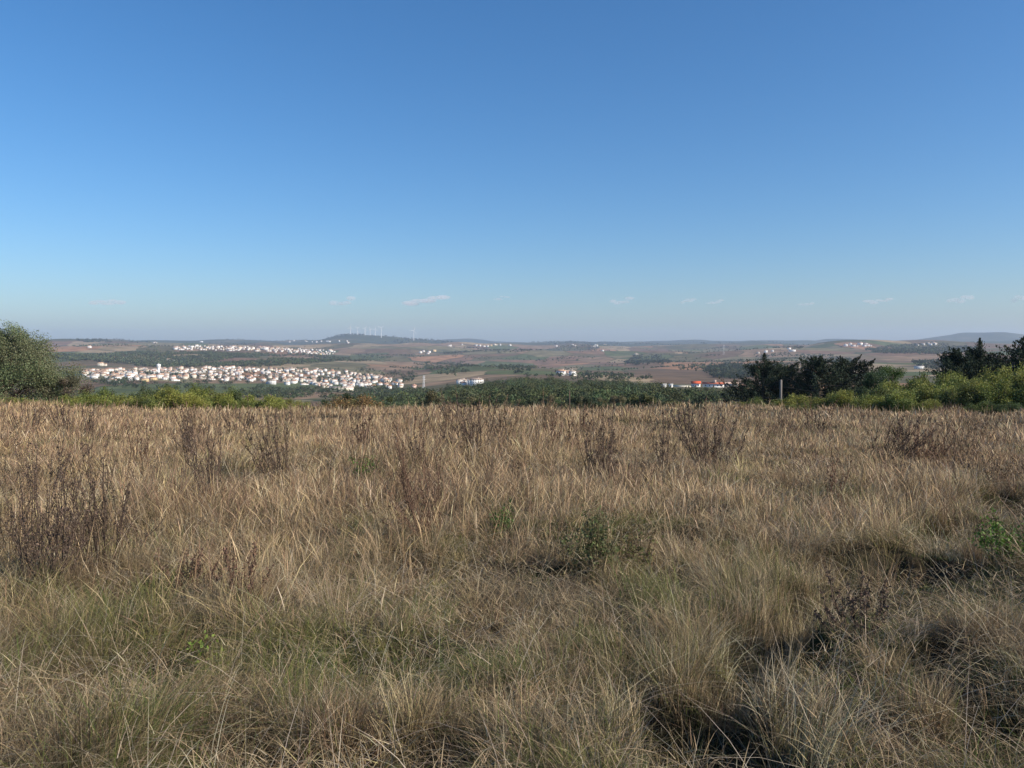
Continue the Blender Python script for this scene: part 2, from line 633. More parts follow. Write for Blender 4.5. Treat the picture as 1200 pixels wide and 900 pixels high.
# ------------------------------------------------------------------ grass of the field
def blades(bx, by, hgt, lean, az, curl, wid, col0, col1, K=3, head=0.0):
    """ribbons rooted on the ground: hgt length, lean/curl horizontal drift, az heading"""
    n = len(bx)
    bz = H(bx, by) - 0.045 * sstep(0, -1.5, x) - 0.01
    t = np.linspace(0, 1, K + 1)[None, :]
    hor = hgt[:, None] * (lean[:, None] * t + curl[:, None] * t * t)
    ver = hgt[:, None] * (t - 0.42 * np.clip(lean + curl, 0, 1.6)[:, None] * t * t)
    dx, dy = np.cos(az)[:, None], np.sin(az)[:, None]
    cx = bx[:, None] + dx * hor
    cy_ = by[:, None] + dy * hor
    cz = bz[:, None] + ver
    fa = rng.uniform(0, math.pi, n)[:, None]
    prof = np.array({3: [1.0, 0.85, 0.6, 0.08], 2: [1.0, 0.75, 0.1], 4: [0.9, 0.8, 0.62, 0.42, 0.05]}[K])[None, :]
    w = wid[:, None] * 0.5 * prof
    if np.any(head > 0):
        hp = np.array({3: [0, 0, 1.0, 0.15], 2: [0, 0.8, 0.3], 4: [0, 0, 0.3, 1.0, 0.1]}[K])[None, :]
        w = w * (1 - 0.45 * (head[:, None] > 0)) + hp * head[:, None] * 0.5
    wx, wy = np.cos(fa) * w, np.sin(fa) * w
    V = np.empty((n, K + 1, 2, 3), np.float32)
    V[:, :, 0, 0] = cx - wx
    V[:, :, 0, 1] = cy_ - wy
    V[:, :, 0, 2] = cz
    V[:, :, 1, 0] = cx + wx
    V[:, :, 1, 1] = cy_ + wy
    V[:, :, 1, 2] = cz
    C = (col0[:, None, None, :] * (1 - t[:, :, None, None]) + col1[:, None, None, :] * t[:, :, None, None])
    C = np.broadcast_to(C, (n, K + 1, 2, 3))
    k = np.arange(K)
    q = np.stack([2 * k, 2 * k + 1, 2 * k + 3, 2 * k + 2], -1)[None] + (np.arange(n) * 2 * (K + 1))[:, None, None]
    return V.reshape(-1, 3), q.reshape(-1, 4), C.reshape(-1, 3)


def scatter(n, y0, y1, wide=0.80, p=1.0):
    """points in the wedge in front of the camera, density ~ 1/distance^p"""
    u = rng.uniform(0, 1, n)
    e = 2 - p
    y = (y0 ** e + u * (y1 ** e - y0 ** e)) ** (1 / e)
    x = rng.uniform(-1, 1, n) * (y * wide + 0.6)
    return x, y


def pal(n, cols, w):
    cols = np.array(cols)
    k = rng.choice(len(cols), n, p=np.array(w) / sum(w))
    c = cols[k] * rng.uniform(0.75, 1.25, (n, 1)) * rng.uniform(0.94, 1.06, (n, 3))
    return c


STRAW = [(0.49, 0.375, 0.215), (0.41, 0.305, 0.175), (0.31, 0.215, 0.125), (0.61, 0.51, 0.34), (0.21, 0.135, 0.08), (0.44, 0.36, 0.17)]
GREEN = [(0.10, 0.14, 0.028), (0.16, 0.18, 0.045), (0.22, 0.21, 0.065), (0.08, 0.115, 0.025)]


def wind(x, y):
    return 2 * math.pi * noise(x, y, 2.2, 31, 2) * 1.1 - 0.9


def put_blades(A, x, y, h, lean, a, curl, w, c, K=3, head=None):
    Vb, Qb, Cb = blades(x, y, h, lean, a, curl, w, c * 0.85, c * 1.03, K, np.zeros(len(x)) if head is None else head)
    A.add(Vb, Qb, None, Cb)


def tussocks(A, tx, ty, th, ta, tcol, tg, gfrac, per, spread=0.12, flop=1.0):
    nt_ = len(tx)
    idx = np.repeat(np.arange(nt_), per)
    n = len(idx)
    ra = rng.uniform(0, 2 * math.pi, n)
    rr = spread * np.sqrt(rng.uniform(0, 1, n)) * rng.uniform(0.5, 1.6, nt_)[idx]
    x, y = tx[idx] + np.cos(ra) * rr, ty[idx] + np.sin(ra) * rr
    d = np.hypot(x, y)
    out = rng.uniform(0, 1, n) < 0.5
    a = np.where(out, ra + rng.normal(0, 0.5, n), ta[idx] + rng.normal(0, 0.55, n))
    fl = rng.uniform(0.2, 1.0, nt_)[idx] * flop
    c = tcol[idx] * rng.uniform(0.3, 1.3, (n, 1))
    gm = (rng.uniform(0, 1, n) < gfrac[idx])[:, None]
    c = np.where(gm, tg[idx] * rng.uniform(0.55, 1.3, (n, 1)), c)
    w = np.maximum(0.0027, d * 0.00040) * rng.uniform(0.45, 1.7, n)
    put_blades(A, x, y, th[idx] * rng.uniform(0.45, 1.15, n), rng.uniform(0.0, 0.9, n) * fl, a, rng.uniform(0.0, 1.3, n) * fl, w, c, 4)


def gnoise(x, y):
    return noise(x, y, 0.55, 153) + 0.045 * sstep(-1.0, 0.8, x) - 0.05


def band(x, y):
    """greener, damper turf along the diagonal hollow"""
    p, q = onplane(800, 900), onplane(1180, 590)
    dx, dy = q[0] - p[0], q[1] - p[1]
    L = math.hypot(dx, dy)
    t = ((x - p[0]) * dx + (y - p[1]) * dy) / L
    s = np.abs((x - p[0]) * dy - (y - p[1]) * dx) / L
    return 0.13 * (1 - sstep(0.2, 0.8, s)) * (t > -0.4) * (t < L + 0.5)


def build_field():
    A = Acc()
    # 1 tall fine dry stems with seed heads, most of the field
    for (n, y0, y1) in ((200000, 5.0, 20), (210000, 16, 56)):
        x, y = scatter(n, y0, y1, p=1.0)
        dens = noise(x, y, 1.1, 41)
        tall = sstep(5.5, 12, y)
        u = rng.uniform(0, 1, n)
        keep = (u < (0.10 + 0.90 * tall) * sstep(0.30, 0.60, dens + 0.10 * tall)) & (pits(x, y) < 0.06) & (lowgrass(x, y) < 0.5)
        x, y = x[keep], y[keep]
        n = len(x)
        d = np.hypot(x, y)
        h = (0.12 + 0.44 * sstep(0.25, 0.75, noise(x, y, 1.9, 42))) * rng.uniform(0.5, 1.2, n)
        h = np.where(rng.uniform(0, 1, n) < 0.05, h * 1.35, h)
        red = (noise(x, y, 7.0, 43) * 0.9 + 0.35 * sstep(8, 20, y))[:, None]
        c = pal(n, STRAW, [3, 3, 2, 1.2, 1.5, 0.8]) * rng.uniform(0.75, 1.25, (n, 1))
        c = c * (1 - 0.5 * red) + c * np.array([1.12, 0.95, 0.92]) * 0.5 * red
        dk = rng.uniform(0, 1, n) < 0.05 + 0.42 * sstep(0.55, 0.72, noise(x, y, 1.0, 47)) * sstep(5, 9, y)
        c = np.where(dk[:, None], np.array([0.20, 0.125, 0.08]) * rng.uniform(0.5, 1.3, (n, 1)), c)
        h = np.where(dk, h * rng.uniform(1.1, 1.7, n), h)
        w = np.maximum(0.0020, d * 0.00031) * rng.uniform(0.6, 1.5, n)
        hd = np.where(rng.uniform(0, 1, n) < 0.5, np.maximum(0.005, d * 0.00062) * rng.uniform(0.6, 1.3, n), 0)
        a = wind(x, y) * 0.5 + rng.normal(0, 1.5, n)
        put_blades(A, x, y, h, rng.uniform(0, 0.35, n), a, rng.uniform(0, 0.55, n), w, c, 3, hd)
    # sparse tall stems on the crest of the field
    n = 3800
    y = rng.uniform(34, 55, n)
    x = rng.uniform(-1, 1, n) * y * 0.8
    keep = noise(x, y, 3.0, 48) > 0.42
    x, y = x[keep], y[keep]
    n = len(x)
    put_blades(A, x, y, rng.uniform(0.3, 0.8, n), rng.uniform(0, 0.2, n), rng.uniform(0, 6.3, n), rng.uniform(0, 0.3, n), np.full(n, 0.013), pal(n, STRAW, [3, 3, 3, 1, 3, 1]) * 0.85, 3, np.full(n, 0.03))
    # 2 tussocks: bunches that lean and fall over together
    nt_ = 15500
    tx, ty = scatter(nt_, 2.2, 40, p=1.15)
    keep = (pits(tx, ty) < 0.08) & (lowgrass(tx, ty) < 0.35)
    tx, ty = tx[keep], ty[keep]
    nt_ = len(tx)
    ta = wind(tx, ty) + rng.normal(0, 0.9, nt_)
    th = rng.uniform(0.13, 0.42, nt_) * (0.45 + 1.0 * noise(tx, ty, 0.9, 52))
    patch = (0.42 + 1.05 * noise(tx, ty, 0.8, 57))[:, None]
    th = th * (0.55 + 0.75 * sstep(0.38, 0.62, noise(tx, ty, 0.75, 58)))
    tcol = pal(nt_, STRAW, [3, 3, 2.2, 2.8, 1.2, 1.4]) * patch
    tg = pal(nt_, GREEN, [1, 2, 3, 1])
    gf = sstep(0.50, 0.58, gnoise(tx, ty) - 0.10 * sstep(7, 14, ty) + band(tx, ty)) * 0.72
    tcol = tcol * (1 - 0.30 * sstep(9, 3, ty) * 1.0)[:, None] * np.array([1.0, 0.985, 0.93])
    per = np.clip((78 * 7 / (ty + 3)).astype(int), 12, 78)
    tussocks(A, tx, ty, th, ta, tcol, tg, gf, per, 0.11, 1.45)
    # big bunches hanging over the far and right-hand sides of the hollows
    bx, by, bh = [], [], []
    for (cx, cy_, hl, hw, rot, dep) in PITS:
        m = int(20 * (hl + 0.4) * min(1, dep / 0.25))
        for k in range(m):
            an = rng.uniform(-0.55, math.pi * 0.95)
            q = rng.uniform(1.25, 1.7)
            ux, uy = math.cos(an) * hl * q, math.sin(an) * hw * q
            bx.append(cx + ux * math.cos(rot) - uy * math.sin(rot))
            by.append(cy_ + ux * math.sin(rot) + uy * math.cos(rot))
            bh.append(rng.uniform(0.22, 0.48) * min(1, dep / 0.3))
    bx, by, bh = map(np.array, (bx, by, bh))
    nb = len(bx)
    tussocks(A, bx, by, bh, rng.normal(1.2, 1.2, nb), pal(nb, STRAW, [3, 3, 2, 3, 1, 1]), pal(nb, GREEN, [1, 1, 1, 1]), np.full(nb, 0.12), np.full(nb, 110), 0.13, 0.9)
    # 3 fine undergrowth: short, green in patches, thatch elsewhere
    n = 300000
    x, y = scatter(n, 2.2, 30, p=1.35)
    g_ = noise(x, y, 0.85, 61)
    pt = pits(x, y)
    lg = lowgrass(x, y)
    keep = (rng.uniform(0, 1, n) < 1 - 0.85 * sstep(0.08, 0.22, pt)) & (rng.uniform(0, 1, n) < 1.05 - 0.5 * sstep(8, 20, y))
    x, y, g_, pt, lg = x[keep], y[keep], g_[keep], pt[keep], lg[keep]
    n = len(x)
    d = np.hypot(x, y)
    isg = rng.uniform(0, 1, n) < sstep(0.44, 0.60, 0.35 * g_ + 0.65 * gnoise(x, y) + 0.14 * lg + band(x, y)) * (0.92 - 0.55 * sstep(8, 18, y))
    c = np.where(isg[:, None], pal(n, GREEN, [2, 2, 1.5, 1.5]), pal(n, STRAW, [2, 3, 3, 1, 3, 1])) * rng.uniform(0.6, 1.2, (n, 1))
    h = np.where(isg, rng.uniform(0.07, 0.20, n), rng.uniform(0.06, 0.26, n)) * (1 - 0.35 * lg)
    w = np.maximum(0.0026, d * 0.00040) * rng.uniform(0.5, 1.4, n)
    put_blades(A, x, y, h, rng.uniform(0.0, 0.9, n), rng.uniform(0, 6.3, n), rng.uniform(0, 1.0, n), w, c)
    # 4 broken pale stalks lying across the front
    n = 6500
    x, y = scatter(n, 2.3, 16, p=1.2)
    c = pal(n, [(0.54, 0.45, 0.32), (0.44, 0.36, 0.26)], [1, 1])
    put_blades(A, x, y, rng.uniform(0.2, 0.6, n), rng.uniform(0.2, 1.5, n), rng.uniform(0, 6.3, n), rng.uniform(0, 0.6, n), np.maximum(0.0035, y * 0.0006) * rng.uniform(0.6, 1.3, n), c, 4)
    # 5 short litter lying every way over the thatch
    n = 60000
    x, y = scatter(n, 2.2, 15, p=1.3)
    keep = pits(x, y) < 0.1
    x, y = x[keep], y[keep]
    n = len(x)
    h = rng.uniform(0.04, 0.14, n)
    bz = rng.uniform(0.02, 0.20, n)
    i0 = A.n
    Vb, Qb, Cb = blades(x, y, h, rng.uniform(0.6, 2.2, n), rng.uniform(0, 6.3, n), rng.uniform(-0.3, 0.3, n), np.maximum(0.0035, y * 0.0007) * rng.uniform(0.5, 1.5, n),
                        pal(n, STRAW, [3, 3, 3, 1.5, 2, 1]) * 0.8, pal(n, STRAW, [3, 3, 3, 1.5, 2, 1]) * 0.85, 3, np.zeros(n))
    Vb = Vb.copy()
    Vb[:, 2] += np.repeat(bz, 8)
    A.add(Vb, Qb, None, Cb)
    print('grass quads', sum(len(q) for q in A.Q))
    o = link('dry_grass', A.mesh('dry_grass'), M_GRASS)
    tag(o, 'tall dry straw-coloured grass with green undergrowth covering the whole field', 'grass', kind='stuff')


build_field()


# ------------------------------------------------------------------ leaves, crowns
def leaves(acc, P, nrm, size, col, aspect=0.6, rg=rng, up=0.0):
    """kite shaped leaves at P facing roughly nrm"""
    n = len(P)
    size = np.broadcast_to(np.asarray(size, float), (n,))
    d = rg.normal(size=(n, 3))
    d[:, 2] += up
    d /= np.linalg.norm(d, axis=1)[:, None]
    nn = nrm + 0.7 * rg.normal(size=(n, 3))
    s = np.cross(d, nn)
    s /= np.linalg.norm(s, axis=1)[:, None] + 1e-9
    a = P - d * size[:, None] * 0.5
    b = P + d * size[:, None] * 0.5
    m = P - d * size[:, None] * 0.05
    w = s * (size * aspect * 0.5)[:, None]
    V = np.stack([a, m + w, b, m - w], 1).reshape(-1, 3)
    Q = np.arange(4 * n).reshape(n, 4)
    acc.add(V, Q, None, np.repeat(col, 4, axis=0))


def clump_points(rg, centers, radii, n, shell=0.5, flat=0.8):
    w = radii ** 2
    k = rg.choice(len(centers), n, p=w / w.sum())
    d = rg.normal(size=(n, 3))
    d /= np.linalg.norm(d, axis=1)[:, None]
    q = rg.uniform(0, 1, n) ** shell
    P = centers[k] + d * (radii[k] * q)[:, None] * np.array([1, 1, flat])
    return P, d, k


def tint(rg, n, base, var=0.25, cl=None):
    c = np.array(base)[None, :] * rg.uniform(1 - var, 1 + var, (n, 1))
    c = c * rg.uniform(0.93, 1.07, (n, 3))
    if cl is not None:
        c = c * cl[:, None]
    return c


def limb(acc, rg, p0, p1, r0, r1, wob=0.08, n=5, sides=5):
    t = np.linspace(0, 1, n)[:, None]
    P = np.array(p0)[None] * (1 - t) + np.array(p1)[None] * t
    L = np.linalg.norm(np.array(p1) - np.array(p0))
    P[1:-1] += rg.normal(0, wob * L, (n - 2, 3)) * 0.6
    tube(acc, P, np.linspace(r0, r1, n), sides=sides)
    return P


def make_broadleaf(seed, Hh, W, n, leaf, base, base2=None, nclump=26, skirt=0.25, trunk_r=0.25, name='broadleaf_tree', mat=None, droop=0.0):
    """dome-crowned tree: returns (trunk mesh, crown mesh)"""
    rg = np.random.default_rng(seed)
    tb = Acc()
    cz0 = Hh * skirt
    cen, rad = [], []
    for k in range(nclump):
        a = rg.uniform(0, 2 * math.pi)
        q = math.sqrt(rg.uniform(0, 1))
        zz = rg.uniform(0, 1)
        prof = math.sqrt(max(0.0, 1 - zz ** 2.2)) * 0.86
        rr = W / 2 * q * prof
        r_ = rg.uniform(0.12, 0.21) * W / 2 * 1.5
        cen.append((math.cos(a) * rr, math.sin(a) * rr, cz0 + (Hh - cz0) * zz * 0.88 + rg.uniform(-0.03, 0.03) * Hh))
        rad.append(r_ * rg.uniform(0.7, 1.2))
    cen, rad = np.array(cen), np.array(rad)
    tube(tb, [(0, 0, -0.4), (0.03 * Hh * rg.normal(), 0.0, Hh * 0.22), (0.04 * Hh * rg.normal(), 0.03 * Hh * rg.normal(), Hh * 0.5), (0, 0, Hh * 0.8)], [trunk_r * 1.25, trunk_r, trunk_r * 0.6, trunk_r * 0.15], sides=7)
    for c in cen[rg.permutation(nclump)[:max(6, nclump // 2)]]:
        z0 = min(c[2] * 0.6, Hh * 0.5)
        limb(tb, rg, (0, 0, z0), c, trunk_r * 0.35, trunk_r * 0.06)
    a = Acc()
    P, d, k = clump_points(rg, cen, rad, n)
    hole = noise(P[:, 0] + P[:, 2] * 0.7, P[:, 1] - P[:, 2] * 0.5, W * 0.12, seed, 2)
    keep = (hole > 0.29) & (P[:, 2] > 0.02 * Hh)
    P, d, k = P[keep], d[keep], k[keep]
    cl = rg.uniform(0.72, 1.28, nclump)[k]
    col = tint(rg, len(P), base, 0.28, cl)
    if base2 is not None:
        m = rg.uniform(0, 1, nclump)[k] < 0.35
        col[m] = tint(rg, int(m.sum()), base2, 0.28)
    leaves(a, P, d, leaf * rg.uniform(0.7, 1.35, len(P)), col, 0.6, rg)
    return tb.mesh('trunk', True), a.mesh('crown')


def make_conifer(seed, Hh, W, n, base, lean=0.0, flat_top=False):
    """old coastal pine / cypress: layered limbs with plumes that sweep upward"""
    rg = np.random.default_rng(seed)
    tb = Acc()
    a = Acc()
    top = np.array([lean * Hh, 0, Hh * 0.95])
    if seed % 100 not in (0, 5):
        top[2] = Hh * 0.8
    tube(tb, [(0, 0, -0.5), (0.2 * top[0], 0, Hh * 0.3), (0.6 * top[0], 0, Hh * 0.65), tuple(top)], [0.045 * Hh, 0.035 * Hh, 0.02 * Hh, 0.004 * Hh], sides=7)
    nl = 62
    for k in range(nl):
        f = (k + rg.uniform(0, 1)) / nl
        z0 = Hh * (0.02 + (0.84 if seed % 100 in (0, 5) else 0.82) * f)
        wid = W / 2 * (1.0 - f ** (3.4 if flat_top else 2.3)) * rg.uniform(0.55, 1.1) + 0.05 * W
        an = rg.uniform(0, 2 * math.pi)
        rise = rg.uniform(0.0, 0.35) * wid
        p0 = np.array([top[0] * (z0 / Hh) ** 1.3, 0, z0])
        p1 = p0 + np.array([math.cos(an) * wid, math.sin(an) * wid, rise])
        limb(tb, rg, p0, p1, 0.010 * Hh, 0.003 * Hh, 0.05)
        m = rg.integers(3, 6)
        for q in range(m):
            t = 0.3 + 0.75 * q / m
            c = p0 + (p1 - p0) * t + rg.normal(0, 0.04 * wid, 3)
            L = rg.uniform(0.13, 0.24) * Hh * (0.55 + 0.6 * t) * (1 - 0.35 * f)
            dirv = np.array([math.cos(an) * 0.75, math.sin(an) * 0.75, rg.uniform(0.35, 1.0)]) + rg.normal(0, 0.15, 3)
            dirv /= np.linalg.norm(dirv)
            cnt = max(10, int(n / (nl * 4)))
            s = rg.uniform(-0.5, 1, cnt) 
            P = c + dirv[None] * (s * L)[:, None] + rg.normal(0, 1, (cnt, 3)) * (0.19 * L * (1.08 - np.clip(s, 0, 1)))[:, None]
            cl = rg.uniform(0.6, 1.4)
            leaves(a, P, P - c, 0.022 * Hh * rg.uniform(0.6, 1.5, cnt), tint(rg, cnt, base, 0.3) * cl, 0.36, rg, up=1.2)
    if seed % 100 not in (0, 5):
        return tb.mesh('trunk', True), a.mesh('crown')
    # leader
    cnt = n // (40 if seed % 100 in (0, 5) else 400)
    s = rg.uniform(0, 1, cnt)
    P = np.array([top[0], 0, Hh * 0.80])[None] + np.array([0, 0, 1.0])[None] * (s * Hh * 0.24)[:, None] + rg.normal(0, 1, (cnt, 3)) * (0.05 * Hh * (1.05 - s))[:, None]
    leaves(a, P, rg.normal(size=(cnt, 3)), 0.022 * Hh, tint(rg, cnt, base, 0.3), 0.36, rg, up=1.2)
    return tb.mesh('trunk', True), a.mesh('crown')


def make_shrub(seed, Hh, W, n, leaf, base, base2, stems=16):
    """bushy many-stemmed shrub with upright leafy sprays"""
    rg = np.random.default_rng(seed)
    tb, a = Acc(), Acc()
    for k in range(stems):
        an = rg.uniform(0, 2 * math.pi)
        q = math.sqrt(rg.uniform(0.0, 1))
        hh = Hh * rg.uniform(0.62, 1.0) * (1 - 0.35 * q * q)
        tip = np.array([math.cos(an) * q * W / 2, math.sin(an) * q * W / 2, hh])
        b0 = np.array([tip[0] * 0.35, tip[1] * 0.35, -0.1])
        limb(tb, rg, b0, tip, 0.018, 0.004, 0.04, 4, 4)
        cnt = n // stems
        t = rg.uniform(0.12, 1.0, cnt) ** 0.75
        axis = b0 + (tip - b0) * t[:, None]
        rad = (0.13 + 0.20 * (1 - t)) * W * 0.62
        P = axis + rg.normal(0, 1, (cnt, 3)) * rad[:, None] * np.array([0.6, 0.6, 0.5])
        P[:, 2] = np.abs(P[:, 2])
        cl = rg.uniform(0.75, 1.25)
        bs = base if rg.uniform() < 0.65 else base2
        leaves(a, P, P - axis, leaf * rg.uniform(0.6, 1.4, cnt), tint(rg, cnt, bs, 0.3) * cl, 0.5, rg, up=0.7)
    return tb.mesh('stems', True), a.mesh('foliage')


def tree_thing(name, tm, cm, loc, rz, scale, label, cat, group=None, parts=('trunk', 'crown'), mats=None):
    mats = mats or (M_BARK, M_LEAF)
    e = empty(name, loc, rz, scale)
    link(parts[0], tm, mats[0], e)
    link(parts[1], cm, mats[1], e)
    return tag(e, label, cat, group)


# ---- the holm oak at the left
tm, cm = make_broadleaf(101, 7.3, 13.6, 150000, 0.11, (0.135, 0.165, 0.078), (0.155, 0.16, 0.085), nclump=110, skirt=0.08, trunk_r=0.38)
x, y, z = at_r(2, 76)
tree_thing('oak_tree', tm, cm, (x, y, z - 0.1), 0.4, 1.0, 'big rounded grey-green oak at the left edge of the photo', 'tree', None)
# its bare lower flank
tm, cm = make_broadleaf(102, 3.6, 5.0, 15000, 0.10, (0.16, 0.155, 0.09), (0.15, 0.12, 0.08), nclump=22, skirt=0.05, trunk_r=0.14)
x, y, z = at_r(76, 74)
tree_thing('scrub_oak', tm, cm, (x, y, z - 0.1), 1.4, 1.0, 'low brownish scrub oak leaning on the right flank of the big oak', 'tree', None)

# ---- conifers at the right
CON = [  # px centre, distance, top row, width px, label, lean, flat
    (893, 92, 417, 62, 'dark pine with a thin spire top at the left end of the conifer row', 0.03, False),
    (925, 96, 418, 60, 'low dark pine between the first and the tall pines, behind the grey post', -0.05, True),
    (962, 90, 409, 66, 'tall dark cypress with rising plumes right of the grey post', 0.05, False),
    (998, 94, 411, 60, 'broad dark cypress at the right end of the conifer row', 0.02, True),
    (1124, 88, 401, 40, 'dark pine with ragged left edge above the right hedge', -0.04, False),
    (1146, 90, 400, 36, 'upright dark pine in the middle of the trio above the right hedge', 0.02, False),
    (1168, 92, 408, 34, 'lower dark pine at the right of the trio above the right hedge', 0.0, True),
    (1206, 84, 385, 62, 'dark open-branched pine cut by the right edge of the photo', -0.05, False),
]
for k, (px, r, top, wpx, lab, lean, flat) in enumerate(CON):
    x, y, z = at_r(px, r)
    Y = y
    zt = EYE - (top - HY) / FPX * Y
    hh = zt - z
    ww = wpx / FPX * r * 1.6
    tm, cm = make_conifer(200 + k, hh, ww, 34000, (0.036, 0.050, 0.030) if k != 7 else (0.06, 0.075, 0.045), lean, flat)
    tree_thing('conifer', tm, cm, (x, y, z), k * 1.3, 1.0, lab, 'tree', 'dark conifers behind the right hedge', mats=(M_BARK, M_NEEDLE))
# bright rounded umbrella pines between the two groups
for k, (px, r, top, wpx, lab, n_) in enumerate([(1047, 82, 425, 34, 'bright green rounded stone pine between the two conifer groups', 7000), (1024, 78, 434, 40, 'small dark green round bush-like pine left of the bright one', 7000)]):
    x, y, z = at_r(px, r)
    hh = EYE - (top - HY) / FPX * y - z
    tm, cm = make_broadleaf(240 + k, hh, wpx / FPX * r * (2.0 if k == 0 else 1.4), n_ * 2, 0.10, [(0.075, 0.135, 0.028), (0.045, 0.075, 0.028)][k], nclump=22, skirt=0.25, trunk_r=0.12)
    tree_thing('stone_pine', tm, cm, (x, y, z), 0.3, 1.0, lab, 'tree', None)

# ---- hedge shrubs
SH = []
YG, YG2, DG = (0.24, 0.245, 0.055), (0.15, 0.175, 0.045), (0.075, 0.10, 0.035)
for k in range(6):
    SH.append(make_shrub(300 + k, 1.0, 1.25, 10500, 0.046, [YG, YG, YG2, YG2, DG, YG][k], [YG2, YG, YG, DG, DG, (0.17, 0.13, 0.05)][k], 20))
RB = make_shrub(310, 1.0, 1.4, 4200, 0.06, (0.24, 0.15, 0.06), (0.16, 0.14, 0.05), 22)


def shrub(kind, px, r, top, label, group, wpx=None, name='shrub', sink=0.1):
    x, y, z = at_r(px, r)
    hh = EYE - (top - HY) / FPX * y - z
    hh = max(hh, 0.5)
    s = hh
    tm, cm = SH[kind] if kind >= 0 else RB
    ww = hh if wpx is None else wpx / FPX * r / 1.25
    e = tree_thing(name, tm, cm, (x, y, z - sink), rng.uniform(0, 6.28), (ww, ww, hh + sink), label, 'shrub', group, ('stems', 'foliage'), (M_BARK, M_LEAF))
    return e


ORD = ['first', 'second', 'third', 'fourth', 'fifth', 'sixth', 'seventh', 'eighth', 'ninth', 'tenth', 'eleventh', 'twelfth', 'thirteenth', 'fourteenth',
       'fifteenth', 'sixteenth', 'seventeenth', 'eighteenth', 'nineteenth', 'twentieth']
# left hedge, front row then back row: top rows by column
ltop = lambda px: np.interp(px, [0, 60, 100, 150, 200, 235, 270, 300, 340, 375], [459, 458, 455, 455, 447, 448, 453, 458, 464, 471])
KN = ['yellow-green', 'bright yellow-green', 'olive green', 'green', 'dark green', 'brown-tinged']
for k, px in enumerate(np.linspace(-25, 372, 19)):
    kd = [0, 3, 0, 1, 5, 2, 0, 2, 1, 3, 0, 1, 0, 0, 2, 0, 1, 0, 0][k]
    shrub(kd, px + rng.uniform(-4, 4), 57 + rng.uniform(-4, 4), ltop(px) + rng.uniform(2, 12), f'{KN[kd]} shrub, {ORD[k]} from the left in the left hedge front row', 'shrubs of the left hedge', 42)
for k, px in enumerate(np.linspace(95, 345, 11)):
    kd = [2, 3, 5, 4, 4, 3, 2, 3, 0, 1, 2][k]
    shrub(kd, px + rng.uniform(-4, 4), 66 + rng.uniform(-2, 3), ltop(px) + rng.uniform(-2, 3), f'{KN[kd]} shrub, {ORD[k]} from the oak in the left hedge back row', 'shrubs of the left hedge', 40)
shrub(-1, 415, 58, 459, 'rust-brown twiggy bush at the field edge right of the left hedge', None, 60)
shrub(-1, 398, 63, 463, 'smaller rust-brown bush behind the rusty bush at the field edge', None, 40)
# right hedge
rtop = lambda px: np.interp(px, [870, 900, 960, 1000, 1040, 1080, 1120, 1160, 1200, 1240], [466, 460, 459, 450, 446, 441, 436, 430, 424, 420])
for k, px in enumerate(np.linspace(872, 1235, 18)):
    kd = [0, 3, 0, 1, 0, 2, 0, 0, 3, 0, 2, 1, 3, 0, 2, 0, 3, 2][k]
    shrub(kd, px + rng.uniform(-4, 4), 58 + rng.uniform(-1, 3), rtop(px) + (rng.uniform(0, 6) if px < 1010 else rng.uniform(8, 18)), f'{KN[kd]} shrub, {ORD[k]} from the left in the right hedge front row', 'shrubs of the right hedge', 44)
for k, px in enumerate(np.linspace(1030, 1250, 12)):
    kd = [2, 0, 1, 3, 0, 0, 2, 0, 1, 0, 3, 0][k]
    shrub(kd, px + rng.uniform(-5, 5), 77 + rng.uniform(-2, 3), rtop(px) + rng.uniform(-6, -1), f'{KN[kd]} shrub, {ORD[k]} from the left in the right hedge topmost row', 'shrubs of the right hedge', 44)
for k, px in enumerate(np.linspace(990, 1240, 13)):
    kd = [0, 2, 3, 0, 2, 0, 3, 0, 2, 0, 1, 0, 0][k]
    shrub(kd, px + rng.uniform(-4, 4), 67 + rng.uniform(-2, 3), rtop(px) + rng.uniform(2, 9), f'{KN[kd]} shrub, {ORD[k]} from the left in the right hedge back row', 'shrubs of the right hedge', 46)
for k, (px, top, lab) in enumerate([(1088, 466, 'small bright yellow-green bush standing in front of the right hedge'), (1152, 470, 'low green bush at the foot of the right hedge'),
                                   (940, 470, 'low green bush in front of the right hedge below the grey post'), (1185, 471, 'low olive bush by the dark foot of the right hedge at the edge')]):
    shrub([1, 3, 2, 4][k], px, 53, top, lab, None, 34)

# ---- valley wood: individual trees nearest, the rest as one wood
WT = []
for k in range(6):
    WT.append(make_broadleaf(400 + k, 6.0, [6.0, 5.2, 6.6, 5.0, 4.6, 5.6][k], 8500, 0.175,
                             [(0.075, 0.10, 0.038), (0.105, 0.125, 0.045), (0.065, 0.088, 0.042), (0.12, 0.13, 0.05), (0.05, 0.07, 0.03), (0.12, 0.105, 0.052)][k],
                             None, nclump=18, skirt=0.12, trunk_r=0.13))
TL = ['dark green', 'mid green', 'blue-green', 'pale green', 'dense dark green', 'olive brown']
ZN = [(372, 480, 'below the right end of the town'), (480, 600, 'below the pale lattice pylon'), (600, 720, 'around the thin wooden pole'), (720, 800, 'below the long white wall'), (800, 885, 'below the red-roofed farmhouse')]


def wood_mask(px, r):
    lo = np.interp(px, [372, 400, 460, 520, 600, 700, 800, 880], [110, 100, 95, 95, 95, 95, 100, 110])
    hi = np.interp(px, [372, 400, 460, 520, 600, 700, 770, 790, 840, 880], [300, 420, 600, 640, 800, 760, 600, 300, 190, 180])
    hi = hi * (0.9 + 0.15 * math.sin(px * 0.11) * math.cos(px * 0.047))
    return (r > lo) & (r < hi)


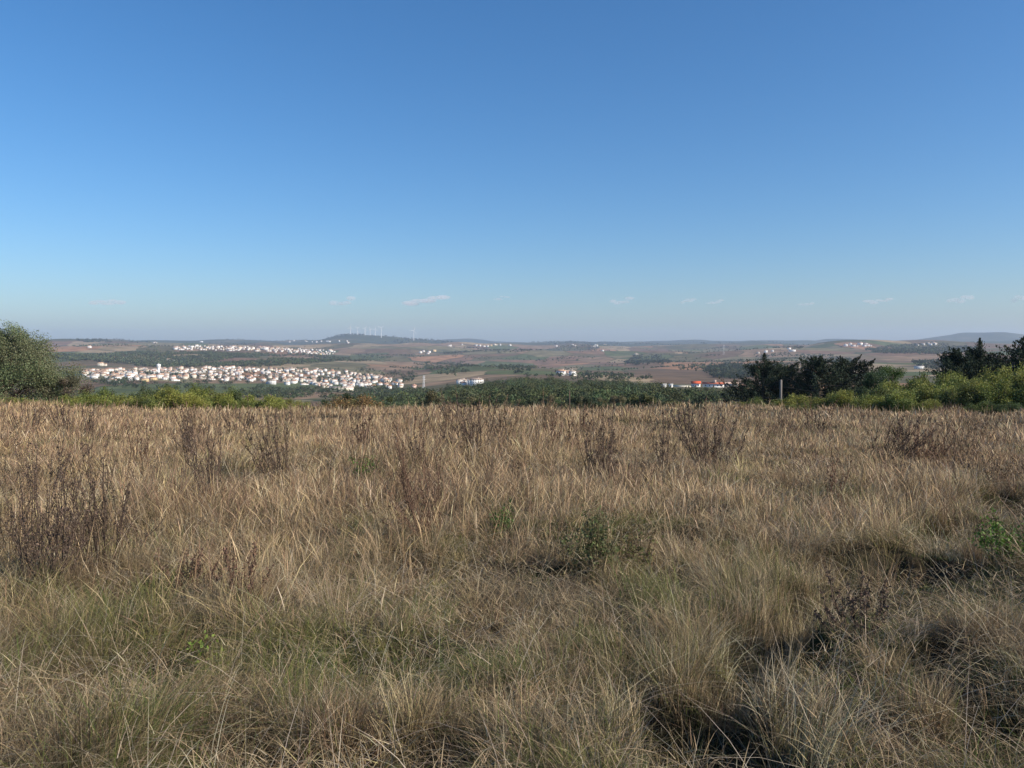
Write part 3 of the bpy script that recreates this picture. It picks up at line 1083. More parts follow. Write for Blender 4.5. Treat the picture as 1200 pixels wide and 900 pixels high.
ntree = 0
taken = []
tries = 0
wrg = np.random.default_rng(55)
while ntree < 215 and tries < 30000:
    tries += 1
    px = wrg.uniform(372, 885)
    r = math.sqrt(wrg.uniform(95 ** 2, 215 ** 2))
    if not wood_mask(px, r):
        continue
    x, y, z = at_r(px, r)
    if any((x - a) ** 2 + (y - b) ** 2 < 5.1 ** 2 for a, b in taken):
        continue
    taken.append((x, y))
    kd = int(wrg.integers(0, 6))
    s = wrg.uniform(0.6, 1.15) * (0.62 if px > 790 else 1.0)
    zone = [t for (a, b, t) in ZN if a <= px <= b][0]
    depth = 'front' if r < 130 else ('middle' if r < 175 else 'rear')
    szt = 'small ' if s < 0.72 else ('tall ' if s > 0.98 else '')
    lab = f'{szt}{TL[kd]} tree, {depth} of the wood, {zone}'
    e = tree_thing('wood_tree', WT[kd][0], WT[kd][1], (x, y, z - 0.1), wrg.uniform(0, 6.28), s, lab, 'tree', f'{szt}{TL[kd]} trees {depth} {zone}')
    ntree += 1
print('wood trees', ntree)


def stuff_wood(name, label, pts, hmin, hmax, base, faces=260, leaf=0.62, seed=1, wr=0.85):
    """many trees standing too close and far to be told apart: leaf clumps over short trunks"""
    rg = np.random.default_rng(seed)
    A = Acc()
    pts = np.array(pts)
    zz = H(pts[:, 0], pts[:, 1])
    for (x, y), z in zip(pts, zz):
        hh = rg.uniform(hmin, hmax)
        W = hh * rg.uniform(0.75, 1.1) * wr
        nc = 7
        cen = rg.normal(0, 0.22, (nc, 3)) * np.array([W, W, hh * 0.75]) + np.array([0, 0, hh * 0.52])
        rad = rg.uniform(0.2, 0.34, nc) * W
        P, d, k = clump_points(rg, cen, rad, faces, 0.35)
        P = P + np.array([x, y, z])
        col = tint(rg, len(P), base, 0.22) * rg.uniform(0.5, 1.5) * np.array([rg.uniform(0.85, 1.3), 1, rg.uniform(0.85, 1.1)])
        leaves(A, P, d, leaf * rg.uniform(0.7, 1.4, len(P)), col, 0.8, rg)
        tube(A, [(x, y, z - 0.5), (x, y, z + hh * 0.6)], [0.16, 0.06], (0.11, 0.085, 0.065), 4)
    o = link(name, A.mesh(name), M_NEEDLE)
    tag(o, label, 'wood', kind='stuff')
    return o


pts = []
tries = 0
cell = set()
while len(pts) < 1750 and tries < 60000:
    tries += 1
    px = wrg.uniform(372, 885)
    r = math.sqrt(wrg.uniform(150 ** 2, 800 ** 2))
    if not wood_mask(px, r):
        continue
    a = math.atan((px - 600) / FPX)
    x, y = r * math.sin(a), r * math.cos(a)
    if r < 225 and any((x - p) ** 2 + (y - q) ** 2 < 5.0 ** 2 for p, q in taken):
        continue
    c = (int(x // 7.5), int(y // 7.5))
    if c in cell:
        continue
    cell.add(c)
    if r < 215:
        continue
    pts.append((x, y))
stuff_wood('valley_wood', 'dense dark green wood filling the valley behind the field edge', pts, 4.0, 9.5, (0.066, 0.086, 0.038), 400, 0.50, 3)


def grove(name, label, pxr, pyr, n, hmin, hmax, base, faces=44, leaf=1.6, seed=1, patch=None, thr=0.5, cat='wood'):
    rg = np.random.default_rng(seed)
    pts = []
    # corner distances from measured rows, then scattered evenly over the land
    ra, rb = [], []
    for px in np.linspace(pxr[0], pxr[1], 9):
        lo = on_ground(px, pyr[1])
        hi = on_ground(px, pyr[0])
        ra.append(lo[3] if lo else 60)
        rb.append(hi[3] if hi else (ra[-1] * 1.6))
    k = 0
    while len(pts) < n and k < n * 20:
        k += 1
        px = rg.uniform(*pxr)
        i = (px - pxr[0]) / (pxr[1] - pxr[0]) * 8
        a_ = np.interp(i, range(9), ra)
        b_ = np.interp(i, range(9), rb)
        e = abs((px - pxr[0]) / (pxr[1] - pxr[0]) * 2 - 1)
        mid = (a_ + b_) / 2
        hw = (b_ - a_) / 2 * math.sqrt(max(0.0, 1 - e ** 3))
        r = mid + rg.uniform(-1, 1) * hw
        an = math.atan((px - 600) / FPX)
        x, y = r * math.sin(an), r * math.cos(an)
        if patch and noise(np.array([x]), np.array([y]), patch, seed)[0] < thr:
            continue
        pts.append((x, y))
    o = stuff_wood(name, label, pts, hmin, hmax, base, faces, leaf, seed + 5, 1.2)
    return o


GB = (0.070, 0.092, 0.045)
grove('hillside_wood', 'green wooded slope between the upper village and the town', (60, 410), (413, 431), 4200, 6, 10, GB, 26, 2.9, 11, 260, 0.40)
grove('woodland_patch', 'dark wood patch on the brown slope right of the town', (498, 562), (424, 441), 420, 5, 9, GB, 40, 1.9, 12, 90, 0.42)
grove('woodland_patch', 'small copse in the fields above the middle of the valley wood', (585, 628), (430, 438), 170, 5, 8, GB, 40, 1.9, 13, 60, 0.4)
grove('woodland_patch', 'dark compact copse crowning the brown rise right of centre', (733, 786), (417, 430), 420, 7, 11, (0.04, 0.055, 0.034), 30, 2.6, 14, 80, 0.35)
grove('woodland_patch', 'thin dark row of trees on the slope left of the copse', (640, 720), (405, 411), 260, 6, 10, GB, 24, 3.0, 15, 200, 0.45)
grove('woodland_patch', 'dark wood patch above the red-roofed farmhouse', (828, 892), (428, 444), 420, 5, 9, (0.05, 0.068, 0.036), 40, 1.9, 16, 80, 0.42)
grove('woodland_patch', 'green wood covering the hill below the white hilltop houses on the right', (1015, 1150), (404, 416), 1300, 7, 12, GB, 24, 3.2, 17, 300, 0.36)
grove('woodland_patch', 'dark trees in the side valley above the right hedge', (1070, 1215), (419, 436), 420, 5, 9, (0.05, 0.068, 0.036), 40, 1.8, 18, 90, 0.42)
grove('woodland_patch', 'dark wood in the fields behind the end of the town', (300, 480), (416, 424), 300, 6, 9, GB, 26, 2.6, 19, 160, 0.58)
grove('woodland_patch', 'scattered trees on the far slope in the centre of the photo', (520, 640), (407, 421), 420, 6, 10, GB, 24, 3.0, 20, 200, 0.56)
grove('woodland_patch', 'trees along the low ridge right of the copse', (790, 940), (407, 420), 420, 6, 10, GB, 24, 3.0, 21, 200, 0.56)
grove('town_trees', 'dark trees standing between and in front of the town houses', (100, 490), (433, 460), 620, 5, 9, (0.05, 0.07, 0.035), 44, 1.3, 22, 60, 0.50, )
grove('town_trees', 'dark band of trees in front of the right half of the town', (280, 500), (456, 470), 420, 5, 8, (0.055, 0.075, 0.034), 60, 1.2, 23, 70, 0.38)
grove('scrub', 'low dark scrub on the valley slope below the red-roofed farmhouse', (770, 900), (458, 474), 380, 2.0, 4.0, (0.07, 0.085, 0.036), 90, 0.6, 24, 20, 0.4)


grove('woodland_patch', 'dark woods covering the long hill under the wind turbines', (372, 560), (391, 402), 1500, 9, 16, (0.055, 0.075, 0.045), 16, 6.5, 31, 420, 0.40)
grove('woodland_patch', 'dark trees along the skyline right of the turbine hill', (600, 1180), (400.5, 404), 1300, 8, 15, (0.055, 0.075, 0.045), 14, 6.0, 32, 500, 0.50)
grove('woodland_patch', 'dark trees along the skyline left of the turbine hill', (70, 372), (398, 403), 500, 7, 12, (0.055, 0.075, 0.045), 16, 4.5, 33, 300, 0.56)
grove('field_trees', 'small scattered trees and hedgerows between the far brown fields', (420, 1000), (408, 446), 2600, 3.5, 7, GB, 22, 2.0, 34, 140, 0.60)
grove('field_trees', 'small scattered trees and hedgerows on the slope above the upper village', (70, 420), (402, 414), 500, 4, 8, GB, 22, 2.6, 35, 200, 0.56)


# ------------------------------------------------------------------ houses
WHITE, CREAM, OCHRE, PINK, GREYW = (0.76, 0.75, 0.72), (0.68, 0.63, 0.53), (0.66, 0.50, 0.28), (0.68, 0.50, 0.42), (0.55, 0.54, 0.52)
RT1, RT2, RT3 = (0.46, 0.27, 0.18), (0.42, 0.29, 0.22), (0.54, 0.41, 0.32)


def prism_roof(acc, x0, x1, y0, y1, z, rise, over, col, hip=0.0):
    t = 0.22
    x0, x1, y0, y1 = x0 - over, x1 + over, y0 - over, y1 + over
    ym = (y0 + y1) / 2
    h = hip * (y1 - y0) / 2
    for dz in (0,):
        V = np.array([[x0, y0, z], [x1, y0, z], [x1, y1, z], [x0, y1, z], [x0 + h, ym, z + rise], [x1 - h, ym, z + rise],
                      [x0, y0, z - t], [x1, y0, z - t], [x1, y1, z - t], [x0, y1, z - t]], float)
        Q = np.array([[0, 1, 5, 4], [2, 3, 4, 5], [6, 7, 1, 0], [7, 8, 2, 1], [8, 9, 3, 2], [9, 6, 0, 3], [9, 8, 7, 6]])
        T = np.array([[3, 0, 4], [1, 2, 5]])
        acc.add(V, Q, T, col)


def house_proto(seed, w, d, h, wall, roofc, rise, hip, storeys, annex):
    rg = np.random.default_rng(seed)
    a = Acc()
    box(a, -w / 2, w / 2, -d / 2, d / 2, -3.0, h, wall)
    # window and door openings, 6 cm proud frames with dark panes
    for s in range(storeys):
        z0 = 1.0 + s * 2.8
        nw = max(2, int(w // 3))
        for k in range(nw):
            cx = -w / 2 + w * (k + 0.5) / nw
            for sy in (-1, 1):
                y0 = sy * d / 2
                box(a, cx - 0.5, cx + 0.5, min(y0, y0 + sy * 0.06), max(y0, y0 + sy * 0.06), z0 - (1.0 if (s == 0 and k == 1) else 0), z0 + 1.2, (0.10, 0.10, 0.11))
    if annex:
        box(a, w / 2, w / 2 + w * 0.45, -d / 2 + 0.8, d / 2 - 1.2, -3.0, h * 0.6, wall)
    rf = Acc()
    prism_roof(rf, -w / 2, w / 2, -d / 2, d / 2, h + 0.22, rise, 0.4, roofc, hip)
    if annex:
        prism_roof(rf, w / 2 + 0.45, w / 2 + w * 0.45, -d / 2 + 0.8, d / 2 - 1.2, h * 0.6 + 0.22, rise * 0.55, 0.3, roofc, 0)
    ch = Acc()
    box(ch, w * 0.2, w * 0.2 + 0.8, -0.4, 0.4, h + rise * 0.5, h + rise + 0.9, wall)
    return a.mesh('wall'), rf.mesh('roof'), ch.mesh('chimney')


HP = []
specs = [(11, 9, 5.8, WHITE, RT1, 1.7, 0.6, 2, 0, 'white'), (14, 9, 3.6, WHITE, RT2, 1.8, 0, 1, 1, 'low white'), (9, 8, 6.2, WHITE, RT3, 1.4, 1.0, 2, 0, 'tall white'),
         (13, 10, 6.0, CREAM, RT1, 1.8, 0.7, 2, 1, 'cream'), (12, 8, 4.0, OCHRE, RT2, 1.6, 0, 1, 0, 'ochre'), (16, 11, 8.0, WHITE, RT3, 1.5, 0.8, 3, 0, 'three-storey white'),
         (20, 10, 4.5, WHITE, GREYW, 1.2, 0, 1, 0, 'long white'), (10, 8, 5.6, PINK, RT1, 1.6, 0.6, 2, 0, 'pinkish')]
for k, s in enumerate(specs):
    HP.append(house_proto(600 + k, *s[:9]))
HN = [s[9] for s in specs]
WGT = np.array([5, 4, 5, 2.5, 1.4, 2, 1.6, 1.0])
WGT = WGT / WGT.sum()
hrg = np.random.default_rng(77)
hpos = []


def put_house(kd, x, y, z, rz, s, label, group):
    e = empty('house', (x, y, z), rz, s)
    link('wall', HP[kd][0], M_WALL, e)
    rf = link('roof', HP[kd][1], M_ROOF, e)
    link('chimney', HP[kd][2], M_WALL, rf)
    tag(e, label, 'house', group)


def village(n, pxr, top, bot, place, s0, s1, spacing, zones, dens=None):
    k = 0
    c = 0
    while c < n and k < n * 60:
        k += 1
        px = hrg.uniform(*pxr)
        t, b = np.interp(px, *top), np.interp(px, *bot)
        py = t + (b - t) * hrg.uniform(0, 1)
        if dens is not None and hrg.uniform() > np.interp(px, *dens):
            continue
        g_ = on_ground(px, py, 500)
        if g_ is None:
            continue
        x, y, z, r = g_
        if any((x - a) ** 2 + (y - b_) ** 2 < spacing ** 2 for a, b_ in hpos):
            continue
        hpos.append((x, y))
        kd = int(hrg.choice(8, p=WGT))
        az = math.atan2(x, y)
        rz = -az + hrg.choice([0, 0, math.pi / 2]) + hrg.normal(0, 0.3)
        zone = [t_ for (a, b_, t_) in zones if a <= px <= b_][0]
        f_ = (py - t) / max(b - t, 0.1)
        row = ['upper edge', 'middle rows', 'lower edge'][0 if f_ < 0.33 else (1 if f_ < 0.67 else 2)] + ' '
        if n < 50:
            row = ''
        sz = hrg.uniform(s0, s1)
        szn = 'small ' if sz < s0 + 0.33 * (s1 - s0) else ('large ' if sz > s0 + 0.67 * (s1 - s0) else '')
        put_house(kd, x, y, z, rz, sz, f'{szn}{HN[kd]} house, {row}{zone} {place}', f'{szn}{HN[kd]} houses {row}{zone} {place}')
        c += 1
    print('village', place, c)


village(165, (96, 486), ([96, 130, 190, 240, 330, 400, 450, 486], [436, 434, 434, 431, 433, 436, 443, 452]), ([96, 130, 190, 240, 300, 380, 430, 486], [441, 448, 447, 446, 449, 456, 456, 460]),
        'of the valley town', 0.52, 0.92, 9.5,
        [(90, 170, 'at the left end'), (170, 205, 'around the water tower'), (205, 280, 'in the left half'), (280, 350, 'in the middle'), (350, 430, 'in the right half'), (430, 500, 'at the thin right end')],
        ([96, 420, 440, 486], [1, 1, 0.6, 0.5]))
village(62, (188, 392), ([188, 230, 300, 392], [408, 406, 407, 412]), ([188, 230, 300, 392], [411, 411, 412, 418]),
        'of the upper village', 0.9, 1.35, 14, [(180, 290, 'in the left half'), (290, 400, 'in the right half')], ([188, 215, 240, 392], [0.3, 1, 1, 1]))
village(14, (330, 412), ([330, 412], [399.5, 400.5]), ([330, 412], [401, 402.5]), 'of the ridge hamlet left of the turbine hill', 1.1, 1.5, 20, [(300, 420, 'standing')])
village(12, (525, 600), ([525, 600], [403.5, 404.5]), ([525, 600], [406.5, 407]), 'of the ridge hamlet right of the turbine hill', 1.1, 1.5, 20, [(500, 620, 'standing')])
village(5, (488, 514), ([488, 514], [411, 411]), ([488, 514], [415, 415]), 'on the knoll below the turbine hill', 1.2, 1.6, 20, [(480, 520, 'standing')])
village(6, (655, 682), ([655, 682], [437, 437]), ([655, 682], [441, 442]), 'in the clearing just above the valley wood', 0.9, 1.2, 14, [(600, 720, 'standing')])
village(7, (535, 568), ([535, 568], [449, 449]), ([535, 568], [452, 453]), 'at the left edge of the valley wood', 0.8, 1.0, 12, [(500, 600, 'standing')])
village(7, (988, 1018), ([988, 1018], [404, 404]), ([988, 1018], [406.5, 406.5]), 'on the hilltop above the conifer row', 1.3, 1.7, 18, [(900, 1060, 'standing')])
village(6, (1070, 1098), ([1070, 1098], [403.5, 403.5]), ([1070, 1098], [405.5, 405.5]), 'on the wooded hill at the right', 1.2, 1.6, 18, [(1050, 1160, 'standing')])
village(8, (640, 720), ([640, 720], [403.8, 403.8]), ([640, 720], [407, 407]), 'on the far central ridge', 1.1, 1.4, 22, [(600, 800, 'standing')])
village(5, (868, 960), ([868, 960], [410, 408]), ([868, 960], [416, 414]), 'on the slope above the conifer row', 1.0, 1.4, 22, [(800, 980, 'standing')])
for (px, py, kd, s, lab) in [(1077, 432, 6, 0.8, 'single white house in the side valley above the right hedge'), (706, 412, 0, 1.2, 'lone white house on the far slope left of the dark copse'),
                             (745, 416, 3, 1.2, 'cream house at the top left of the dark copse'), (105, 408, 0, 1.3, 'lone white house on the slope right of the big oak'),
                             (118, 429, 3, 1.2, 'single cream house above the left end of the town'), (197, 423, 1, 1.3, 'single low white house above the water tower'),
                             (236, 401.5, 6, 1.5, 'long white building on the left skyline'), (181, 402, 1, 1.2, 'low white house on the left skyline')]:
    g_ = on_ground(px, py, 500)
    if g_:
        put_house(kd, g_[0], g_[1], g_[2], -math.atan2(g_[0], g_[1]), s, lab, None)

ex = Acc()
exr = Acc()
k = 0
while k < 640:
    px = hrg.uniform(96, 470)
    up = k >= 430
    if up:
        px = hrg.uniform(215, 392)
    t = np.interp(px, [96, 130, 190, 240, 330, 400, 450, 486], [436, 434, 434, 431, 433, 436, 443, 452])
    b = np.interp(px, [96, 130, 190, 240, 300, 380, 430, 486], [441, 446, 446, 444, 446, 452, 455, 459])
    if up:
        t, b = np.interp(px, [215, 300, 392], [406, 407, 411]), np.interp(px, [215, 300, 392], [411, 411.5, 417.5])
    g_ = on_ground(px, t + (b - t) * hrg.uniform(0, 1) ** 1.4, 500)
    k += 1
    if g_ is None or any((g_[0] - p) ** 2 + (g_[1] - q) ** 2 < 8.0 ** 2 for p, q in hpos):
        continue
    hpos.append(g_[:2])
    w_, d_, h_ = hrg.uniform(5, 9), hrg.uniform(5, 8), hrg.uniform(2.8, 6)
    rz = -math.atan2(g_[0], g_[1]) + hrg.choice([0, math.pi / 2]) + hrg.normal(0, 0.3)
    A1 = Acc()
    wc = [WHITE, WHITE, WHITE, CREAM][int(hrg.integers(0, 4))]
    box(A1, -w_ / 2, w_ / 2, -d_ / 2, d_ / 2, -3, h_, wc)
    A1.add(np.array([[-w_ / 2, -d_ / 2, h_], [-w_ / 2, d_ / 2, h_], [-w_ / 2, 0, h_ + 1.5], [w_ / 2, -d_ / 2, h_], [w_ / 2, d_ / 2, h_], [w_ / 2, 0, h_ + 1.5]]), None, np.array([[0, 2, 1], [3, 4, 5]]), wc)
    prism_roof(A1, -w_ / 2, w_ / 2, -d_ / 2, d_ / 2, h_ + 0.2, 1.6, 0.3, [RT1, RT2, RT3][int(hrg.integers(0, 3))], 0)
    Vv = np.concatenate(A1.V)
    c_, s_ = math.cos(rz), math.sin(rz)
    Vv = np.stack([Vv[:, 0] * c_ - Vv[:, 1] * s_ + g_[0], Vv[:, 0] * s_ + Vv[:, 1] * c_ + g_[1], Vv[:, 2] + g_[2]], -1)
    ex.add(Vv, np.concatenate(A1.Q), np.concatenate(A1.T), np.concatenate(A1.C))
o = link('small_houses', ex.mesh('small_houses'), M_WALL)
tag(o, 'jumble of small white houses packed between the larger ones of the two towns', 'houses', kind='stuff')

# water tower in the town
g_ = on_ground(186, 438, 500)
e = empty('water_tower', g_[:3])
a = Acc()
tube(a, [(0, 0, -3), (0, 0, 10), (0, 0, 13)], [2.3, 2.1, 2.4], (1, 0.99, 0.96), 16)
link('shaft', a.mesh('shaft', False), M_WALL, e)
a = Acc()
tube(a, [(0, 0, 12.6), (0, 0, 15), (0, 0, 19.0), (0, 0, 19.02), (0, 0, 20.6)], [2.45, 4.1, 4.3, 4.3, 0.1], (1, 0.99, 0.96), 16)
link('tank', a.mesh('tank', False), M_WALL, e)
tag(e, 'white water tower with a wider tank top rising over the town', 'tower')

# farmhouse with red roof
g_ = on_ground(822, 453.5, 500)
fx, fy, fz, fr = g_
faz = -math.atan2(fx, fy)
e = empty('farmhouse', (fx, fy, fz), faz)
a = Acc()
box(a, -10, -1, -4, 4, -3, 3.6, WHITE)
V = np.array([[-10, -4, 3.6], [-10, 4, 3.6], [-10, 0, 5.6], [-1, -4, 3.6], [-1, 4, 3.6], [-1, 0, 5.6]], float)
a.add(V, None, np.array([[0, 2, 1], [3, 4, 5]]), WHITE)
box(a, 1.2, 22, -3, 3.5, -3, 3.2, WHITE)
link('wall', a.mesh('wall'), M_WALL, e)
a = Acc()
prism_roof(a, -10, -1, -4, 4, 3.85, 2.1, 0.5, (0.62, 0.10, 0.045))
prism_roof(a, 1.2, 22, -3, 3.5, 3.45, 1.6, 0.5, (0.42, 0.12, 0.07))
rf = link('roof', a.mesh('roof'), M_ROOF, e)
a = Acc()
box(a, 12, 14.5, -2.3, 0, 3.5, 7.2, PINK)
link('chimney', a.mesh('chimney'), M_WALL, rf)
for cx in (-8, -3, 4, 8, 16, 20):
    a = Acc()
    box(a, cx - 0.55, cx + 0.55, -4.06 if cx < 0 else -3.06, -4.0 if cx < 0 else -3.0, 1.2, 2.4)
    link('window', a.mesh('window'), M_GLASS, e)
for cx in (-5.5, 12):
    a = Acc()
    box(a, cx - 0.6, cx + 0.6, -4.06 if cx < 0 else -3.06, -4.0 if cx < 0 else -3.0, 0, 2.2)
    link('door', a.mesh('door'), M_DOOR, e)
tag(e, 'long white farmhouse with bright red roof beyond the valley wood', 'farmhouse')
g_ = on_ground(849, 453, 500)
e = empty('barn', g_[:3], -math.atan2(g_[0], g_[1]))
a = Acc()
box(a, -14, 14, -3.5, 3.5, -3, 3.0, GREYW)
link('wall', a.mesh('wall'), M_WALL, e)
a = Acc()
prism_roof(a, -14, 14, -3.5, 3.5, 3.25, 1.5, 0.4, RT3)
link('roof', a.mesh('roof'), M_ROOF, e)
tag(e, 'low grey barn with faded tile roof right of the red-roofed farmhouse', 'barn')
g_ = on_ground(799, 453.5, 500)
a = Acc()
box(a, -9, 9, -0.15, 0.15, -2, 1.7, CREAM)
box(a, -9.1, 9.1, -0.22, 0.22, 1.7, 1.85, GREYW)
o = link('boundary_wall', a.mesh('boundary_wall'), M_WALL, None, g_[:3], -math.atan2(g_[0], g_[1]))
tag(o, 'long low pale wall left of the red-roofed farmhouse', 'wall')
for px, w_, lab in ((766, 3.0, 'small white shed, leftmost of three left of the farmhouse'), (777, 6.0, 'wider white shed in the middle of three left of the farmhouse'), (786, 4.0, 'small white shed nearest to the farmhouse wall')):
    g_ = on_ground(px, 454, 500)
    e = empty('shed', g_[:3], -math.atan2(g_[0], g_[1]))
    a = Acc()
    box(a, -w_ / 2, w_ / 2, -2, 2, -2, 2.6, WHITE)
    box(a, -0.5, 0.5, -2.06, -2.0, 0, 2.0, (0.3, 0.3, 0.3))
    link('wall', a.mesh('wall'), M_WALL, e)
    a = Acc()
    prism_roof(a, -w_ / 2, w_ / 2, -2, 2, 2.83, 0.5, 0.2, GREYW)
    link('roof', a.mesh('roof'), M_ROOF, e)
    tag(e, lab, 'shed', 'white sheds left of the farmhouse')
g_ = on_ground(400, 457.5, 500)
e = empty('warehouse', g_[:3], -math.atan2(g_[0], g_[1]) + 0.05)
a = Acc()
box(a, -17, 17, -7, 7, -3, 4.0, CREAM)
link('wall', a.mesh('wall'), M_WALL, e)
a = Acc()
prism_roof(a, -17, 17, -7, 7, 4.25, 1.3, 0.3, (0.5, 0.42, 0.36))
link('roof', a.mesh('roof'), M_ROOF, e)
tag(e, 'long cream warehouse in front of the town near the trees', 'warehouse')


# ------------------------------------------------------------------ wind turbines
def turbine(px, r, top, rot, label):
    x, y, z = at_r(px, r)
    zt = EYE - (top - HY) / FPX * y
    hub = max(60, (zt - z) * 0.72)
    bl = hub * 0.46
    e = empty('wind_turbine', (x, y, z), 0.3)
    a = Acc()
    tube(a, [(0, 0, -5), (0, 0, hub * 0.5), (0, 0, hub)], [2.7, 2.3, 1.8], sides=12)
    link('tower', a.mesh('tower', True), M_METAL, e)
    a = Acc()
    tube(a, [(0, 4.5, hub + 1), (0, 4, hub + 1), (0, -3.5, hub + 1), (0, -4.2, hub + 1)], [0.6, 2.2, 2.0, 0.8], sides=8)
    nc = link('nacelle', a.mesh('nacelle'), M_METAL, e)
    for k in range(3):
        a = Acc()
        t = rot + k * 2 * math.pi / 3
        d = np.array([math.sin(t), 0, math.cos(t)])
        s = np.array([math.cos(t), 0, -math.sin(t)])
        c0 = np.array([0, -4.6, hub + 1])
        T_ = np.array([0.0, 0.2, 0.6, 1.0])
        W_ = np.array([1.4, 2.6, 1.7, 0.4])
        V = []
        for q, w_ in zip(T_, W_):
            c = c0 + d * q * bl
            V += [c - s * w_ * 0.5, c + np.array([0, 0.35, 0]), c + s * w_, c - np.array([0, 0.35, 0])]
        V = np.array(V)
        Q = []
        for q in range(3):
            for m in range(4):
                Q.append([q * 4 + m, q * 4 + (m + 1) % 4, q * 4 + 4 + (m + 1) % 4, q * 4 + 4 + m])
        a.add(V, np.array(Q), None)
        link('blade', a.mesh('blade'), M_METAL, e)
    tag(e, label, 'wind turbine', 'wind turbines on the far hill')


for (px, r, top, rot, lab) in [(411, 7550, 381, 0.2, 'white wind turbine at the left end of the hilltop row'), (419.5, 7700, 383, 1.0, 'white wind turbine, second from the left on the hill'),
                               (428, 7600, 382, 0.6, 'white wind turbine, third from the left on the hill'), (434, 7800, 383, 1.6, 'white wind turbine, fourth from the left on the hill'),
                               (440, 7700, 384, 0.1, 'white wind turbine just left of the tall right one of the row'), (447, 7500, 380, 0.9, 'tall white wind turbine at the right end of the hilltop row'),
                               (485, 7500, 383, 0.4, 'lone white wind turbine on the right shoulder of the hill')]:
    turbine(px, r, top, rot, lab)


# ------------------------------------------------------------------ posts, poles, masts
def pole_thing(name, px, r, top, rad, label, cat, cross=False, mat=None, taper=0.75):
    x, y, z = at_r(px, r)
    hh = EYE - (top - HY) / FPX * y - z
    e = empty(name, (x, y, z), -math.atan2(x, y))
    a = Acc()
    tube(a, [(0, 0, -0.5), (0, 0, hh * 0.5), (0, 0, hh), (0, 0, hh + 0.01)], [rad, rad * (1 + taper) / 2, rad * taper, 0.001], sides=8)
    link('post', a.mesh('post'), mat or M_CONC, e)
    if cross:
        a = Acc()
        box(a, -cross, cross, -rad, -rad + 0.12, hh - 0.35, hh - 0.22)
        link('crossarm', a.mesh('crossarm'), mat or M_CONC, e)
        for s in (-0.85, 0, 0.85):
            a = Acc()
            tube(a, [(s * cross, -rad + 0.06, hh - 0.22), (s * cross, -rad + 0.06, hh - 0.12), (s * cross, -rad + 0.06, hh + 0.02)], [0.04, 0.07, 0.03], sides=6)
            link('insulator', a.mesh('insulator'), M_METAL, e)
    tag(e, label, cat)


pole_thing('concrete_post', 915.5, 70, 445, 0.11, 'grey concrete post standing before the dark conifer row', 'post', mat=M_CONC, taper=0.9)
pole_thing('wooden_pole', 667.5, 60, 458, 0.055, 'thin pale wooden pole in front of the valley wood', 'pole', mat=M_BARK)


def lattice(px, r, top, width, label):
    x, y, z = at_r(px, r)
    hh = EYE - (top - HY) / FPX * y - z
    e = empty('pylon', (x, y, z), 0.4)
    a = Acc()
    w = width
    for sx in (-1, 1):
        for sy in (-1, 1):
            tube(a, [(sx * w, sy * w, -1), (sx * w * 0.3, sy * w * 0.3, hh)], [0.16, 0.10], sides=4)
    nseg = 9
    for k in range(nseg):
        z0, z1 = hh * k / nseg, hh * (k + 1) / nseg
        w0, w1 = w * (1 - 0.7 * k / nseg), w * (1 - 0.7 * (k + 1) / nseg)
        for sx in (-1, 1):
            tube(a, [(sx * w0, -w0, z0), (sx * w1, w1, z1)], 0.08, sides=3)
            tube(a, [(-w0, sx * w0, z0), (w1, sx * w1, z1)], 0.08, sides=3)
    link('lattice', a.mesh('lattice'), M_METAL, e)
    for f in (0.72, 0.84, 0.95):
        a = Acc()
        box(a, -hh * 0.11, hh * 0.11, -0.2, 0.2, hh * f, hh * f + 0.25)
        link('crossarm', a.mesh('crossarm'), M_METAL, e)
    tag(e, label, 'pylon', None)


lattice(496.5, 1000, 440, 1.3, 'slim pale lattice pylon at the right end of the town')
lattice(848, 3300, 404, 3.0, 'pale lattice mast on the far brown slope right of centre')


